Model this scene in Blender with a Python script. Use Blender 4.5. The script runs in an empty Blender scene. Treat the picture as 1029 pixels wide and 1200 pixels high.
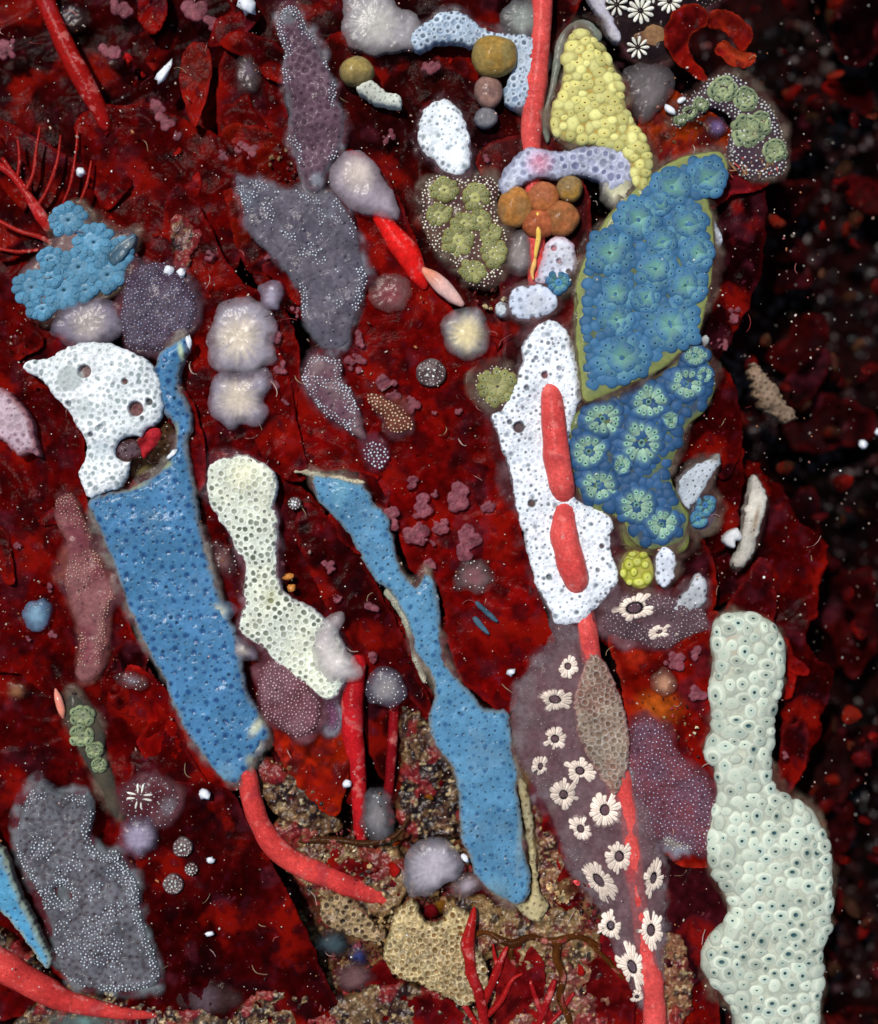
import bpy, math, random
import numpy as np
from mathutils import Vector
C = bpy.context.scene
COL = C.collection
D = 2000.0          # camera distance in millimetre units of this scene
U = 0.001
SUN_EL, SUN_AZ = 66.0, 128.0   # azimuth measured counter-clockwise from +X: light comes from upper left

# ---------------------------------------------------------------- camera, sky, sun, exposure
cam_d = bpy.data.cameras.new('camera'); cam = bpy.data.objects.new('camera', cam_d); COL.objects.link(cam)
cam.location = (0, 0, D*U); cam.rotation_euler = (0, 0, 0)
cam_d.sensor_fit = 'VERTICAL'; cam_d.sensor_height = 24; cam_d.lens = 24*(D*U)/1.2
cam_d.clip_start = 0.05; cam_d.clip_end = 60
cam_d.dof.use_dof = True; cam_d.dof.focus_distance = (D-22)*U; cam_d.dof.aperture_fstop = 0.46
C.camera = cam
w = bpy.data.worlds.new('World'); C.world = w; w.use_nodes = True
nt = w.node_tree; nt.nodes.clear()
sky = nt.nodes.new('ShaderNodeTexSky'); sky.sky_type = 'NISHITA'; sky.sun_disc = False
sky.sun_elevation = math.radians(SUN_EL); sky.sun_rotation = math.radians(90-SUN_AZ)
bg = nt.nodes.new('ShaderNodeBackground'); bg.inputs[1].default_value = 0.085
wo = nt.nodes.new('ShaderNodeOutputWorld')
nt.links.new(sky.outputs[0], bg.inputs[0]); nt.links.new(bg.outputs[0], wo.inputs[0])
sl = bpy.data.lights.new('sun', 'SUN'); sl.energy = 3.15; sl.angle = math.radians(0.5); sl.color = (1.0, 0.95, 0.88)
so = bpy.data.objects.new('sun', sl); COL.objects.link(so); so.location = (-1, 1.2, 3)
_d = Vector((math.cos(math.radians(SUN_AZ))*math.cos(math.radians(SUN_EL)), math.sin(math.radians(SUN_AZ))*math.cos(math.radians(SUN_EL)), math.sin(math.radians(SUN_EL))))
so.rotation_euler = _d.to_track_quat('Z', 'Y').to_euler()
vs = C.view_settings; vs.view_transform = 'Standard'; vs.look = 'None'; vs.gamma = 1; vs.exposure = 0.1; vs.use_curve_mapping = False
try:
    C.cycles.use_denoising = True
    C.cycles.max_bounces = 6; C.cycles.transparent_max_bounces = 8
except Exception: pass

# ---------------------------------------------------------------- numeric helpers
def s2l(c):
    c = np.asarray(c, float)/255.0
    return np.where(c <= 0.04045, c/12.92, ((c+0.055)/1.055)**2.4)
def K(h):
    return s2l([int(h[i:i+2], 16) for i in (0, 2, 4)])
def sm(a, b, x):
    t = np.clip((x-a)/(b-a), 0, 1); return t*t*(3-2*t)
_lat = np.random.RandomState(7).rand(256, 256)
def vn(X, Y, lam, seed=0):
    x = np.asarray(X, float)/lam+seed*17.37+500; y = np.asarray(Y, float)/lam+seed*9.71+500
    xi = np.floor(x).astype(int); yi = np.floor(y).astype(int); fx = x-xi; fy = y-yi
    fx = fx*fx*(3-2*fx); fy = fy*fy*(3-2*fy)
    a = _lat[xi & 255, yi & 255]; b = _lat[(xi+1) & 255, yi & 255]; c = _lat[xi & 255, (yi+1) & 255]; d = _lat[(xi+1) & 255, (yi+1) & 255]
    return (a*(1-fx)+b*fx)*(1-fy)+(c*(1-fx)+d*fx)*fy
def fbm(X, Y, lam, seed=0, o=4, g=0.5):
    s = 0; a = 1; t = 0
    for i in range(o):
        s = s+a*vn(X, Y, lam/2**i, seed+i*3.1); t += a; a *= g
    return s/t
def zm(z):   # how far pieces stand off the bed
    return 4+(z-4)*.55 if z > 4 else (z*.6 if z > -50 else z+20)
def wp(px, py, z=0):
    k = (D-z)/D
    return (px-514.5)*k, (600-py)*k
def catmull(P, n, closed=True):
    P = np.asarray(P, float); m = len(P); out = []
    rng = range(m) if closed else range(m-1)
    for i in rng:
        if closed: p0, p1, p2, p3 = P[(i-1) % m], P[i], P[(i+1) % m], P[(i+2) % m]
        else: p0, p1, p2, p3 = P[max(i-1, 0)], P[i], P[i+1], P[min(i+2, m-1)]
        for k in range(n):
            t = k/n
            out.append(0.5*((2*p1)+(-p0+p2)*t+(2*p0-5*p1+4*p2-p3)*t*t+(-p0+3*p1-3*p2+p3)*t**3))
    if not closed: out.append(P[-1])
    return np.array(out)
def sdf(P, X, Y):
    best = np.full(X.shape, 1e18); par = np.zeros(X.shape, bool); n = len(P)
    for i in range(n):
        x0, y0 = P[i]; x1, y1 = P[(i+1) % n]; dx, dy = x1-x0, y1-y0; L = dx*dx+dy*dy+1e-12
        t = np.clip(((X-x0)*dx+(Y-y0)*dy)/L, 0, 1)
        best = np.minimum(best, (X-x0-t*dx)**2+(Y-y0-t*dy)**2)
        if y0 != y1:
            c = ((y0 > Y) != (y1 > Y)) & (X < (x1-x0)*(Y-y0)/(y1-y0)+x0); par ^= c
    return np.where(par, 1, -1)*np.sqrt(best)
def bil(A, gx, gy):
    h, w_ = A.shape[:2]
    gx = np.clip(gx, 0, w_-1.001); gy = np.clip(gy, 0, h-1.001)
    xi = gx.astype(int); yi = gy.astype(int); fx = gx-xi; fy = gy-yi
    return (A[yi, xi]*(1-fx)+A[yi, xi+1]*fx)*(1-fy)+(A[yi+1, xi]*(1-fx)+A[yi+1, xi+1]*fx)*fy
def ell(cx, cy, rx, ry, rot=0, n=14, wob=0.0, seed=1):
    r = random.Random(seed); c, s = math.cos(math.radians(rot)), math.sin(math.radians(rot)); o = []
    for i in range(n):
        a = 2*math.pi*i/n; k = 1+wob*(r.random()*2-1); x = rx*math.cos(a)*k; y = ry*math.sin(a)*k
        o.append((cx+x*c-y*s, cy+x*s+y*c))
    return o

# ---------------------------------------------------------------- objects
def mk(name, V, F, col=None, mat=None, parent=None, origin=None, smooth=True, flat_tris=None):
    """V in mm-like units, F an (n,4) or (n,3) int array (or list of such)."""
    V = np.asarray(V, float)
    o0 = np.array(origin if origin is not None else (0, 0, 0), float)
    me = bpy.data.meshes.new(name)
    Fs = F if isinstance(F, list) else [F]
    Fs = [f for f in Fs if len(f)]
    me.vertices.add(len(V)); me.vertices.foreach_set('co', ((V-o0)*U).astype(np.float32).ravel())
    loops = np.concatenate([f.ravel() for f in Fs]); tot = np.concatenate([np.full(len(f), f.shape[1]) for f in Fs])
    st = np.concatenate([[0], np.cumsum(tot)[:-1]])
    me.loops.add(len(loops)); me.loops.foreach_set('vertex_index', loops.astype(np.int32))
    me.polygons.add(len(tot)); me.polygons.foreach_set('loop_start', st.astype(np.int32)); me.polygons.foreach_set('loop_total', tot.astype(np.int32))
    me.polygons.foreach_set('use_smooth', np.full(len(tot), smooth))
    me.update(calc_edges=True)
    if col is not None:
        col = np.asarray(col, float)
        if col.shape[1] == 3: col = np.hstack([col, np.ones((len(col), 1))])
        a = me.color_attributes.new('col', 'FLOAT_COLOR', 'POINT'); a.data.foreach_set('color', np.clip(col, 0, 1).astype(np.float32).ravel())
    if mat: me.materials.append(mat)
    ob = bpy.data.objects.new(name, me); COL.objects.link(ob)
    if parent is not None:
        ob.parent = parent; p = parent; base = Vector((0, 0, 0))
        while p is not None: base = base+p.location; p = p.parent
        ob.location = Vector(o0*U)-base
    else: ob.location = o0*U
    return ob
def tag(o, label=None, cat=None, group=None, kind=None):
    if label: o['label'] = label
    if cat: o['category'] = cat
    if group: o['group'] = group
    if kind: o['kind'] = kind
    return o
def root(name, px, py, z, label, cat, group=None):
    o = bpy.data.objects.new(name, None); COL.objects.link(o); x, y = wp(px, py, z)
    o.location = (x*U, y*U, z*U); o.empty_display_size = 0.01
    return tag(o, label, cat, group)

# ---------------------------------------------------------------- materials
MATS = {}
def material(name, rough=0.45, spec=0.35, sss=0.0, ssr=6, nlam=(14, 3), namp=0.18, blam=4, bstr=0.25, trans=0.0, flat=None, rnd=0.0, hue=None, blot=None, coat=0.0):
    m = bpy.data.materials.new(name); m.use_nodes = True; n = m.node_tree; N = n.nodes; L = n.links
    N.clear(); out = N.new('ShaderNodeOutputMaterial'); bs = N.new('ShaderNodeBsdfPrincipled')
    tc = N.new('ShaderNodeTexCoord')
    at = N.new('ShaderNodeAttribute'); at.attribute_name = 'col'
    colsock = at.outputs['Color']
    if flat is not None:
        rgb = N.new('ShaderNodeRGB'); rgb.outputs[0].default_value = (*flat, 1); colsock = rgb.outputs[0]
    def noise(lam, det=3):
        t = N.new('ShaderNodeTexNoise'); t.inputs['Scale'].default_value = 1000/lam; t.inputs['Detail'].default_value = det
        L.new(tc.outputs['Object'], t.inputs['Vector']); return t
    def mul(sock, fac_sock, lo, hi):
        mr = N.new('ShaderNodeMapRange'); mr.inputs[1].default_value = 0.3; mr.inputs[2].default_value = 0.7
        mr.inputs[3].default_value = lo; mr.inputs[4].default_value = hi; L.new(fac_sock, mr.inputs[0])
        vm = N.new('ShaderNodeVectorMath'); vm.operation = 'SCALE'; L.new(sock, vm.inputs[0]); L.new(mr.outputs[0], vm.inputs['Scale'])
        return vm.outputs[0]
    for lam in nlam:
        colsock = mul(colsock, noise(lam).outputs[0], 1-namp, 1+namp)
    if rnd:
        oi = N.new('ShaderNodeObjectInfo'); colsock = mul(colsock, oi.outputs['Random'], 1-rnd, 1+rnd)
    if blot:   # blotches of another pigment
        for lam, thr, wid, c, am in blot:
            t = noise(lam, 4); mr = N.new('ShaderNodeMapRange'); mr.interpolation_type = 'SMOOTHSTEP'
            mr.inputs[1].default_value = thr; mr.inputs[2].default_value = thr+wid; mr.inputs[3].default_value = 0; mr.inputs[4].default_value = am
            L.new(t.outputs[0], mr.inputs[0]); mx = N.new('ShaderNodeMix'); mx.data_type = 'RGBA'
            L.new(mr.outputs[0], mx.inputs[0]); L.new(colsock, mx.inputs[6]); mx.inputs[7].default_value = (*c, 1); colsock = mx.outputs[2]
    L.new(colsock, bs.inputs['Base Color'])
    bs.inputs['Roughness'].default_value = rough; bs.inputs['Specular IOR Level'].default_value = spec; bs.inputs['IOR'].default_value = 1.4
    if coat:
        bs.inputs['Coat Weight'].default_value = coat; bs.inputs['Coat Roughness'].default_value = 0.18; bs.inputs['Coat IOR'].default_value = 1.35
    if sss:
        bs.inputs['Subsurface Weight'].default_value = sss; bs.inputs['Subsurface Radius'].default_value = (1, 0.9, 0.85); bs.inputs['Subsurface Scale'].default_value = ssr*U
    if bstr:
        b = N.new('ShaderNodeBump'); b.inputs['Strength'].default_value = bstr; b.inputs['Distance'].default_value = blam*0.4*U
        L.new(noise(blam, 4).outputs[0], b.inputs['Height']); L.new(b.outputs[0], bs.inputs['Normal'])
    sh = bs.outputs[0]
    if trans:
        tr = N.new('ShaderNodeBsdfTranslucent'); L.new(colsock, tr.inputs[0]); mx = N.new('ShaderNodeMixShader'); mx.inputs[0].default_value = trans
        L.new(sh, mx.inputs[1]); L.new(tr.outputs[0], mx.inputs[2]); sh = mx.outputs[0]
    if flat is None:
        tp = N.new('ShaderNodeBsdfTransparent'); mx = N.new('ShaderNodeMixShader'); L.new(at.outputs['Alpha'], mx.inputs[0])
        L.new(tp.outputs[0], mx.inputs[1]); L.new(sh, mx.inputs[2]); sh = mx.outputs[0]
    L.new(sh, out.inputs[0]); MATS[name] = m; return m
material('algae', rough=0.2, spec=0.012, nlam=(46, 12), namp=0.45, blam=6, bstr=0.30, trans=0.14,
         blot=[(60, .52, .12, K('9a1408'), .5), (30, .58, .09, K('30050a'), .6), (22, .60, .08, K('3a0c16'), .5), (12, .67, .03, K('5a2030'), .5), (8, .71, .02, K('8c4a50'), .5), (3.6, .70, .03, K('a8806c'), .6), (5, .70, .03, K('1c0405'), .8)])
material('algae_dark', rough=0.4, spec=0.01, nlam=(40, 10), namp=0.5, blam=8, bstr=0.5, trans=0.08,
         blot=[(30, .58, .1, K('120406'), .7), (16, .68, .03, K('5a2a2e'), .6)])
material('stem', rough=0.25, spec=0.10, nlam=(22, 5, 2.2), namp=0.17, blam=4, bstr=0.5, sss=0.25, ssr=5, blot=[(16, .58, .1, K('e08078'), .45), (30, .60, .08, K('9c3038'), .5), (10, .66, .04, K('b88c88'), .45), (5, .70, .03, K('ffb0a4'), .5)])
material('sponge', rough=0.5, spec=0.2, nlam=(20, 4), namp=0.10, blam=3, bstr=0.5, sss=0.15, ssr=3)
material('tunic', rough=0.22, spec=0.14, nlam=(24, 5), namp=0.12, blam=4, bstr=0.25, sss=0.2, ssr=4)
material('gel', rough=0.15, spec=0.05, nlam=(20, 5), namp=0.2, blam=5, bstr=0.25, sss=0.0)
material('zooid', rough=0.28, spec=0.12, nlam=(12, 3), namp=0.14, blam=3, bstr=0.2, sss=0.3, ssr=3, rnd=0.14)
material('bead', rough=0.2, spec=0.6, nlam=(20,), namp=0.15, bstr=0)
material('crust', rough=0.5, spec=0.3, nlam=(12, 3), namp=0.22, blam=3, bstr=0.6)
material('rubble', rough=0.35, spec=0.5, nlam=(9, 3), namp=0.4, blam=3, bstr=0.6)
material('seabed', rough=0.6, spec=0.03, nlam=(40, 10), namp=0.5, blam=8, bstr=0.9, blot=[(20, .62, .06, K('3a1210'), .3), (9, .68, .04, K('4a3020'), .25)])

# ---------------------------------------------------------------- height-field bodies traced from an outline
class Fld:
    def __init__(s, pts, z, step=1.4, rag=1.2, lam=9, seed=1, tilt=(0, 0), n=6, raw=False):
        z = z if raw else zm(z)
        P = np.array([wp(a, b, z) for a, b in pts]); P = catmull(P, n)
        s.z0 = z; s.seed = seed; s.step = step
        x0, y0 = P.min(0)-6; x1, y1 = P.max(0)+6
        s.xs = np.arange(x0, x1+step, step); s.ys = np.arange(y0, y1+step, step); s.X, s.Y = np.meshgrid(s.xs, s.ys)
        cs = max(step, 3.0) if (x1-x0) > 50 else step; cx = np.arange(x0, x1+2*cs, cs); cy = np.arange(y0, y1+2*cs, cs); CX, CY = np.meshgrid(cx, cy)
        sd = sdf(P, CX, CY); s.sd = bil(sd, (s.X-x0)/cs, (s.Y-y0)/cs)
        s.sd = s.sd+(fbm(s.X, s.Y, lam, seed+50, 3)-0.5)*2*rag
        s.c = P.mean(0); s.Z = np.full(s.X.shape, float(z))+tilt[0]*(s.X-s.c[0])+tilt[1]*(s.Y-s.c[1])
        s.C = np.zeros(s.X.shape+(3,)); s.A = np.ones(s.X.shape); s.par = (seed,)
    def dome(s, H, w_): t = 1-np.clip(s.sd/w_, 0, 1); s.Z += H*np.sqrt(np.clip(1-t*t, 0, 1)); return s
    def bump(s, amp, lam, seed=0, o=3): s.Z += (fbm(s.X, s.Y, lam, s.seed+seed+3, o)-0.5)*2*amp; return s
    def fill(s, a, b=None, lam=25, seed=0, c=0.15):
        if b is None: s.C[:] = K(a); return s
        t = sm(0.5-c, 0.5+c, fbm(s.X, s.Y, lam, s.seed+seed+9, 4))[..., None]; s.C[:] = K(a)*(1-t)+K(b)*t; return s
    def edge(s, col, w_, amt=1.0, pw=1.0, alpha=None):
        t = (1-sm(0, w_, s.sd))**pw*amt; s.C = s.C*(1-t[..., None])+K(col)*t[..., None]
        if alpha is not None: s.A = s.A*(1-t*(1-alpha))
        return s
    def mix(s, col, t): t = np.clip(t, 0, 1)[..., None]; s.C = s.C*(1-t)+K(col)*t; return s
    def patch(s, px, py, r, col, amt=1, soft=0.5, ry=None, rot=0):
        x, y = wp(px, py, s.z0); c, q = math.cos(math.radians(-rot)), math.sin(math.radians(-rot)); dx, dy = s.X-x, s.Y-y
        d = np.sqrt(((dx*c+dy*q)/r)**2+((-dx*q+dy*c)/(ry or r))**2); return s.mix(col, (1-sm(1-soft, 1, d))*amt)
    def cut(s, px, py, r, ry=None, rot=0, w_=1.0):   # a hole right through
        x, y = wp(px, py, s.z0); c, q = math.cos(math.radians(-rot)), math.sin(math.radians(-rot)); dx, dy = s.X-x, s.Y-y
        ry = ry or r; d = (np.sqrt(((dx*c+dy*q)/r)**2+((-dx*q+dy*c)/ry)**2)-1)*min(r, ry)
        s.sd = np.minimum(s.sd, d+(vn(s.X, s.Y, 6, 3)-.5)*2*w_); return s
    def win(s, x, y, r):
        i0 = max(int((x-r-s.xs[0])/s.step), 0); i1 = min(int((x+r-s.xs[0])/s.step)+2, len(s.xs))
        j0 = max(int((y-r-s.ys[0])/s.step), 0); j1 = min(int((y+r-s.ys[0])/s.step)+2, len(s.ys))
        return slice(j0, j1), slice(i0, i1)
    def pits(s, pts, rs, depth, col, rim=None, rimw=1.6, rimh=0.0, amt=1.0, soft=0.8, bell=None):
        for (x, y), r in zip(pts, rs):
            R = r*rimw+2; w_ = s.win(x, y, R)
            d = np.hypot(s.X[w_]-x, s.Y[w_]-y)
            if d.size == 0: continue
            t = 1-sm(r-soft, r+soft, d)
            if rim is not None:
                q = (np.clip(1-np.abs(d-r*rimw*0.72)/(r*rimw*0.45), 0, 1))*0.8; s.C[w_] = s.C[w_]*(1-q[..., None])+K(rim)*q[..., None]
            if rimh: s.Z[w_] += rimh*np.exp(-((d-r*1.25)/(r*0.55))**2)
            tt = (t*amt)[..., None]; s.C[w_] = s.C[w_]*(1-tt)+K(col)*tt; s.Z[w_] -= depth*t*(min(r, 6)/2.5)
        return s
    def voro(s, pts, R):
        d1 = np.full(s.X.shape, 99.0); d2 = d1.copy(); idx = np.zeros(s.X.shape, int)
        for k, (x, y) in enumerate(pts):
            w_ = s.win(x, y, R); d = np.hypot(s.X[w_]-x, s.Y[w_]-y); a = d1[w_]; b = d2[w_]; nw = d < a
            d2[w_] = np.where(nw, a, np.minimum(b, d)); d1[w_] = np.where(nw, d, a); idx[w_] = np.where(nw, k, idx[w_])
        return d1, d2, idx
    def scat(s, dmin, margin=2, n=4000, seed=0, cond=None):
        r = np.random.RandomState(s.seed*31+seed+5); m = s.sd > margin
        if cond is not None: m &= cond
        J, I = np.where(m)
        if len(J) == 0: return []
        k = r.randint(0, len(J), n); X = s.xs[I[k]]+(r.rand(n)-.5)*s.step; Y = s.ys[J[k]]+(r.rand(n)-.5)*s.step
        g = {}; out = []; q = dmin
        for x, y in zip(X, Y):
            a, b = int(x//q), int(y//q); ok = True
            for u in (-1, 0, 1):
                for v in (-1, 0, 1):
                    for p in g.get((a+u, b+v), ()):
                        if (p[0]-x)**2+(p[1]-y)**2 < dmin*dmin: ok = False; break
                    if not ok: break
                if not ok: break
            if ok: g.setdefault((a, b), []).append((x, y)); out.append((x, y))
        return out
    def at(s, x, y): return float(bil(s.Z, np.array([(x-s.xs[0])/s.step]), np.array([(y-s.ys[0])/s.step]))[0])
    def build(s, name, mat, parent=None, skirt=14, thick=None):
        sd = s.sd; h, w_ = sd.shape; ins = sd > 0
        cell = ins[:-1, :-1] & ins[1:, :-1] & ins[:-1, 1:] & ins[1:, 1:]
        cnt = ins[:-1, :-1].astype(int)+ins[1:, :-1]+ins[:-1, 1:]+ins[1:, 1:]; cell = cnt >= 2
        J, I = np.where(cell)
        gy, gx = np.gradient(sd, s.step); gm = gx*gx+gy*gy+1e-6
        X = s.X.copy(); Y = s.Y.copy(); out = ~ins; st = np.where(out, np.clip(-sd/gm, 0, s.step*1.2), 0)
        X += gx*st; Y += gy*st
        a = J*w_+I; F = np.stack([a, a+1, a+w_+1, a+w_], 1)
        used = np.unique(F); rm = np.full(h*w_, -1); rm[used] = np.arange(len(used)); F = rm[F]
        V = np.stack([X.ravel()[used], Y.ravel()[used], s.Z.ravel()[used]], 1)
        col = np.hstack([s.C.reshape(-1, 3)[used], s.A.ravel()[used][:, None]])
        E = np.concatenate([F[:, [0, 1]], F[:, [1, 2]], F[:, [2, 3]], F[:, [3, 0]]]); key = np.sort(E, 1); kk = key[:, 0]*(len(used)+1)+key[:, 1]
        u, ix, ct = np.unique(kk, return_index=True, return_counts=True); B = E[ix[ct == 1]]
        n = len(V); Fs = [F]
        if thick:
            V2 = V.copy(); V2[:, 2] -= thick; V = np.vstack([V, V2]); col = np.vstack([col, col]); Fs.append(F[:, ::-1]+n)
            Fs.append(np.stack([B[:, 1], B[:, 0], B[:, 0]+n, B[:, 1]+n], 1))
        elif skirt:
            bi = np.unique(B); r2 = np.full(n, -1); r2[bi] = np.arange(len(bi))+n; V2 = V[bi].copy(); V2[:, 2] -= skirt
            V = np.vstack([V, V2]); col = np.vstack([col, col[bi]]); Fs.append(np.stack([B[:, 1], B[:, 0], r2[B[:, 0]], r2[B[:, 1]]], 1))
        return mk(name, V, Fs, col, MATS[mat], parent, (s.c[0], s.c[1], s.z0) if parent is None else (s.c[0], s.c[1], s.z0))

# ---------------------------------------------------------------- small solids
def _ball(nu=6, nv=3):
    V = [(0, 0, 1)]
    for j in range(1, nv+1):
        t = math.pi*j/(nv+1)
        for i in range(nu):
            a = 2*math.pi*(i+.5*(j % 2))/nu; V.append((math.sin(t)*math.cos(a), math.sin(t)*math.sin(a), math.cos(t)))
    V.append((0, 0, -1)); T = []
    for i in range(nu): T.append((0, 1+i, 1+(i+1) % nu))
    for j in range(nv-1):
        for i in range(nu):
            a = 1+j*nu+i; b = 1+j*nu+(i+1) % nu; T += [(a, a+nu, b+nu), (a, b+nu, b)]
    e = len(V)-1; o = 1+(nv-1)*nu
    for i in range(nu): T.append((o+i, e, o+(i+1) % nu))
    return np.array(V, float), np.array(T)
BV, BT = _ball()
BV2, BT2 = _ball(9, 5)
def balls(name, items, mat, parent=None, big=False, smooth=True, rough=0.0, seed=1, kind='stuff'):
    """items: (x,y,z,rx,ry,rz,(r,g,b)); one joined mesh"""
    if not items: return None
    bv, bt = (BV2, BT2) if big else (BV, BT); n = len(bv); A = np.array([i[:6] for i in items], float); Cc = np.array([i[6] for i in items], float)
    rs = np.random.RandomState(seed)
    loc = bv[None]*A[:, None, 3:6]
    if rough: loc = loc*(1+(rs.rand(len(items), n, 1)-.5)*2*rough)
    an = rs.rand(len(items))*6.28; c, s_ = np.cos(an)[:, None], np.sin(an)[:, None]
    x = loc[..., 0]*c-loc[..., 1]*s_; y = loc[..., 0]*s_+loc[..., 1]*c
    V = np.stack([x+A[:, 0:1], y+A[:, 1:2], loc[..., 2]+A[:, 2:3]], 2).reshape(-1, 3)
    F = (bt[None]+np.arange(len(items))[:, None, None]*n).reshape(-1, 3); col = np.repeat(Cc, n, 0)
    ob = mk(name, V, F, col, MATS[mat], parent, V.mean(0), smooth)
    if kind: ob['kind'] = kind
    return ob
def beads(F, parent, pts, r=(0.9, 1.6), col='f0f4f4', lift=0.3, name='beads', seed=3):
    rs = random.Random(seed); it = []
    for x, y in pts:
        q = rs.uniform(*r); k = rs.uniform(.75, 1.05); it.append((x, y, F.at(x, y)+lift*q, q, q, q, np.clip(K(col)*k, 0, .95)))
    return balls(name, it, 'bead', parent)
def tube(name, path, col, mat='stem', parent=None, seg=14, lump=0.06, col2=None, seed=1, n=8, lam=18):
    """path: (px, py, z, r)"""
    P = []
    for px, py, z, r in path: x, y = wp(px, py, z); P.append((x, y, zm(z), r))
    P = catmull(P, n, False); m = len(P); T = np.gradient(P[:, :3], axis=0); T /= np.linalg.norm(T, axis=1)[:, None]+1e-9
    up = np.array([0, 0, 1.0]); S = np.cross(T, up); S /= np.linalg.norm(S, axis=1)[:, None]+1e-9; N_ = np.cross(S, T)
    ln = np.concatenate([[0], np.cumsum(np.linalg.norm(np.diff(P[:, :3], axis=0), axis=1))])
    a = np.arange(seg)/seg*2*math.pi; R = P[:, 3][:, None]*(1+lump*2*(vn(ln[:, None]+0*a, a[None]*8+0*ln[:, None], lam, seed)-.5))
    V = P[:, None, :3]+R[..., None]*(np.cos(a)[None, :, None]*S[:, None]+np.sin(a)[None, :, None]*N_[:, None])
    # rounded ends
    caps = []
    V = V.reshape(-1, 3); i = np.arange(m-1)[:, None]*seg; j = np.arange(seg)[None]; jn = (j+1) % seg
    F = np.stack([i+j, i+jn, i+seg+jn, i+seg+j], 2).reshape(-1, 4)
    for e, sgn in ((0, -1), (m-1, 1)):
        ring = V[e*seg:(e+1)*seg]; c = P[e, :3]; base = len(V); r = P[e, 3]
        r2 = c+(ring-c)*.7+sgn*T[e]*r*.6; tip = c+sgn*T[e]*r*.9
        V = np.vstack([V, r2, tip[None]]); q = np.arange(seg); qn = (q+1) % seg
        f = np.stack([e*seg+q, e*seg+qn, base+qn, base+q], 1) if sgn > 0 else np.stack([e*seg+qn, e*seg+q, base+q, base+qn], 1)
        t = np.stack([base+q, base+qn, np.full(seg, base+seg)], 1); t = t if sgn > 0 else t[:, ::-1]
        F = np.vstack([F, f]); caps.append(t)
    c1 = K(col); c2 = K(col2 or col); t = vn(V[:, 0], V[:, 1], 30, seed)[:, None]; cc = c1*(1-t)+c2*t
    return mk(name, V, [F]+caps, cc, MATS[mat], parent, P[len(P)//2, :3])

# shared unit meshes of the little animals
def _mesh(name, V, Fs, col, mat='zooid'):
    o = mk(name, np.array(V)*1000, Fs, col, MATS[mat]); me = o.data; bpy.data.objects.remove(o); return me
def zooid_mesh(name, outer, inner, pore, rim, px0=.70, pr=.075, hole=True, seg=16, tip=None, bar=False):
    a = np.arange(seg)/seg*2*math.pi; ca, sa = np.cos(a), np.sin(a)
    ox = np.where(ca > 0, .66+.34*ca, .66+.56*ca); oy = .5*sa*np.where(ca < 0, 1+ca*.55, 1)
    rings = [('c', .5), ('c', 1.0), ('c', 1.7), ('t', .36), ('t', .55), ('t', .72), ('t', .87), ('t', 1.0)]
    V = [(px0, 0, .75 if hole else .95)]; cols = [K(pore)]
    for kind, t in rings:
        for i in range(seg):
            if kind == 'c': x, y = px0+pr*t*ca[i], pr*2.3*t*sa[i]; tt = .1*t; z = .78 if t < .7 else (.93 if t < 1.2 else 1.0)
            else: x, y = px0+(ox[i]-px0)*t, oy[i]*t; z = math.sqrt(max(0, 1-t*t))*(0.30+.70*min(1, max(0, x)/.55))
            if kind == 'c' and not hole: z = .97
            c = K(pore) if (kind == 'c' and t < .9) else (K(rim) if kind == 'c' else None)
            if c is None:
                u = float(sm(.22, .84, x)); u = max(u, float(sm(.16, .30, abs(y)))*.85) if bar else u; c = K(inner)*(1-u)+K(outer)*u
                if tip: v = float(sm(.78, 1.0, x)); c = c*(1-v)+K(tip)*v
            V.append((x, y, z)); cols.append(c)
    q = np.arange(seg); qn = (q+1) % seg; T = np.stack([np.zeros(seg, int), 1+q, 1+qn], 1); Q = []
    for r in range(len(rings)-1):
        o = 1+r*seg; Q.append(np.stack([o+q, o+seg+q, o+seg+qn, o+qn], 1))
    return _mesh(name, V, [T, np.vstack(Q)], np.array(cols))
def dome_mesh(name, cols, seg=14, pit=.35, pr=.16, seedw=0):
    """cols: pore, rim, mid, outer"""
    R = [0, pr*.8, pr*1.3, .42, .62, .82, 1.0]; Zs = [1-pit, 1-pit*.8, .97, .90, .70, .38, 0.0]; CI = [0, 0, 1, 1, 2, 3, 3]
    V = [(0, 0, Zs[0])]; cc = [K(cols[0])]; rs = random.Random(seedw)
    wob = [1+rs.uniform(-.1, .1) for _ in range(seg)]
    ox, oy = rs.uniform(-.14, .14), rs.uniform(-.14, .14); V[0] = (ox, oy, Zs[0])
    for r, z, ci in zip(R[1:], Zs[1:], CI[1:]):
        for i in range(seg):
            a = 2*math.pi*i/seg; k = r*(1+(wob[i]-1)*r); u = max(0, 1-r*1.6); V.append((k*math.cos(a)+ox*u, k*math.sin(a)*(1-.3*u)+oy*u, z)); cc.append(K(cols[ci]))
    q = np.arange(seg); qn = (q+1) % seg; T = np.stack([np.zeros(seg, int), 1+q, 1+qn], 1); Q = []
    for r in range(len(R)-2):
        o = 1+r*seg; Q.append(np.stack([o+q, o+seg+q, o+seg+qn, o+qn], 1))
    return _mesh(name, V, [T, np.vstack(Q)], np.array(cc))
def inst(name, me, parent, x, y, z, sx, sy, sz, rz=0, tx=0, ty=0):
    o = bpy.data.objects.new(name, me); COL.objects.link(o); o.parent = parent
    p = parent; base = Vector((0, 0, 0))
    while p is not None: base = base+p.location; p = p.parent
    o.location = Vector((x*U, y*U, z*U))-base; o.scale = (sx*U, sy*U, sz*U); o.rotation_euler = (tx, ty, rz); return o
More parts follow.
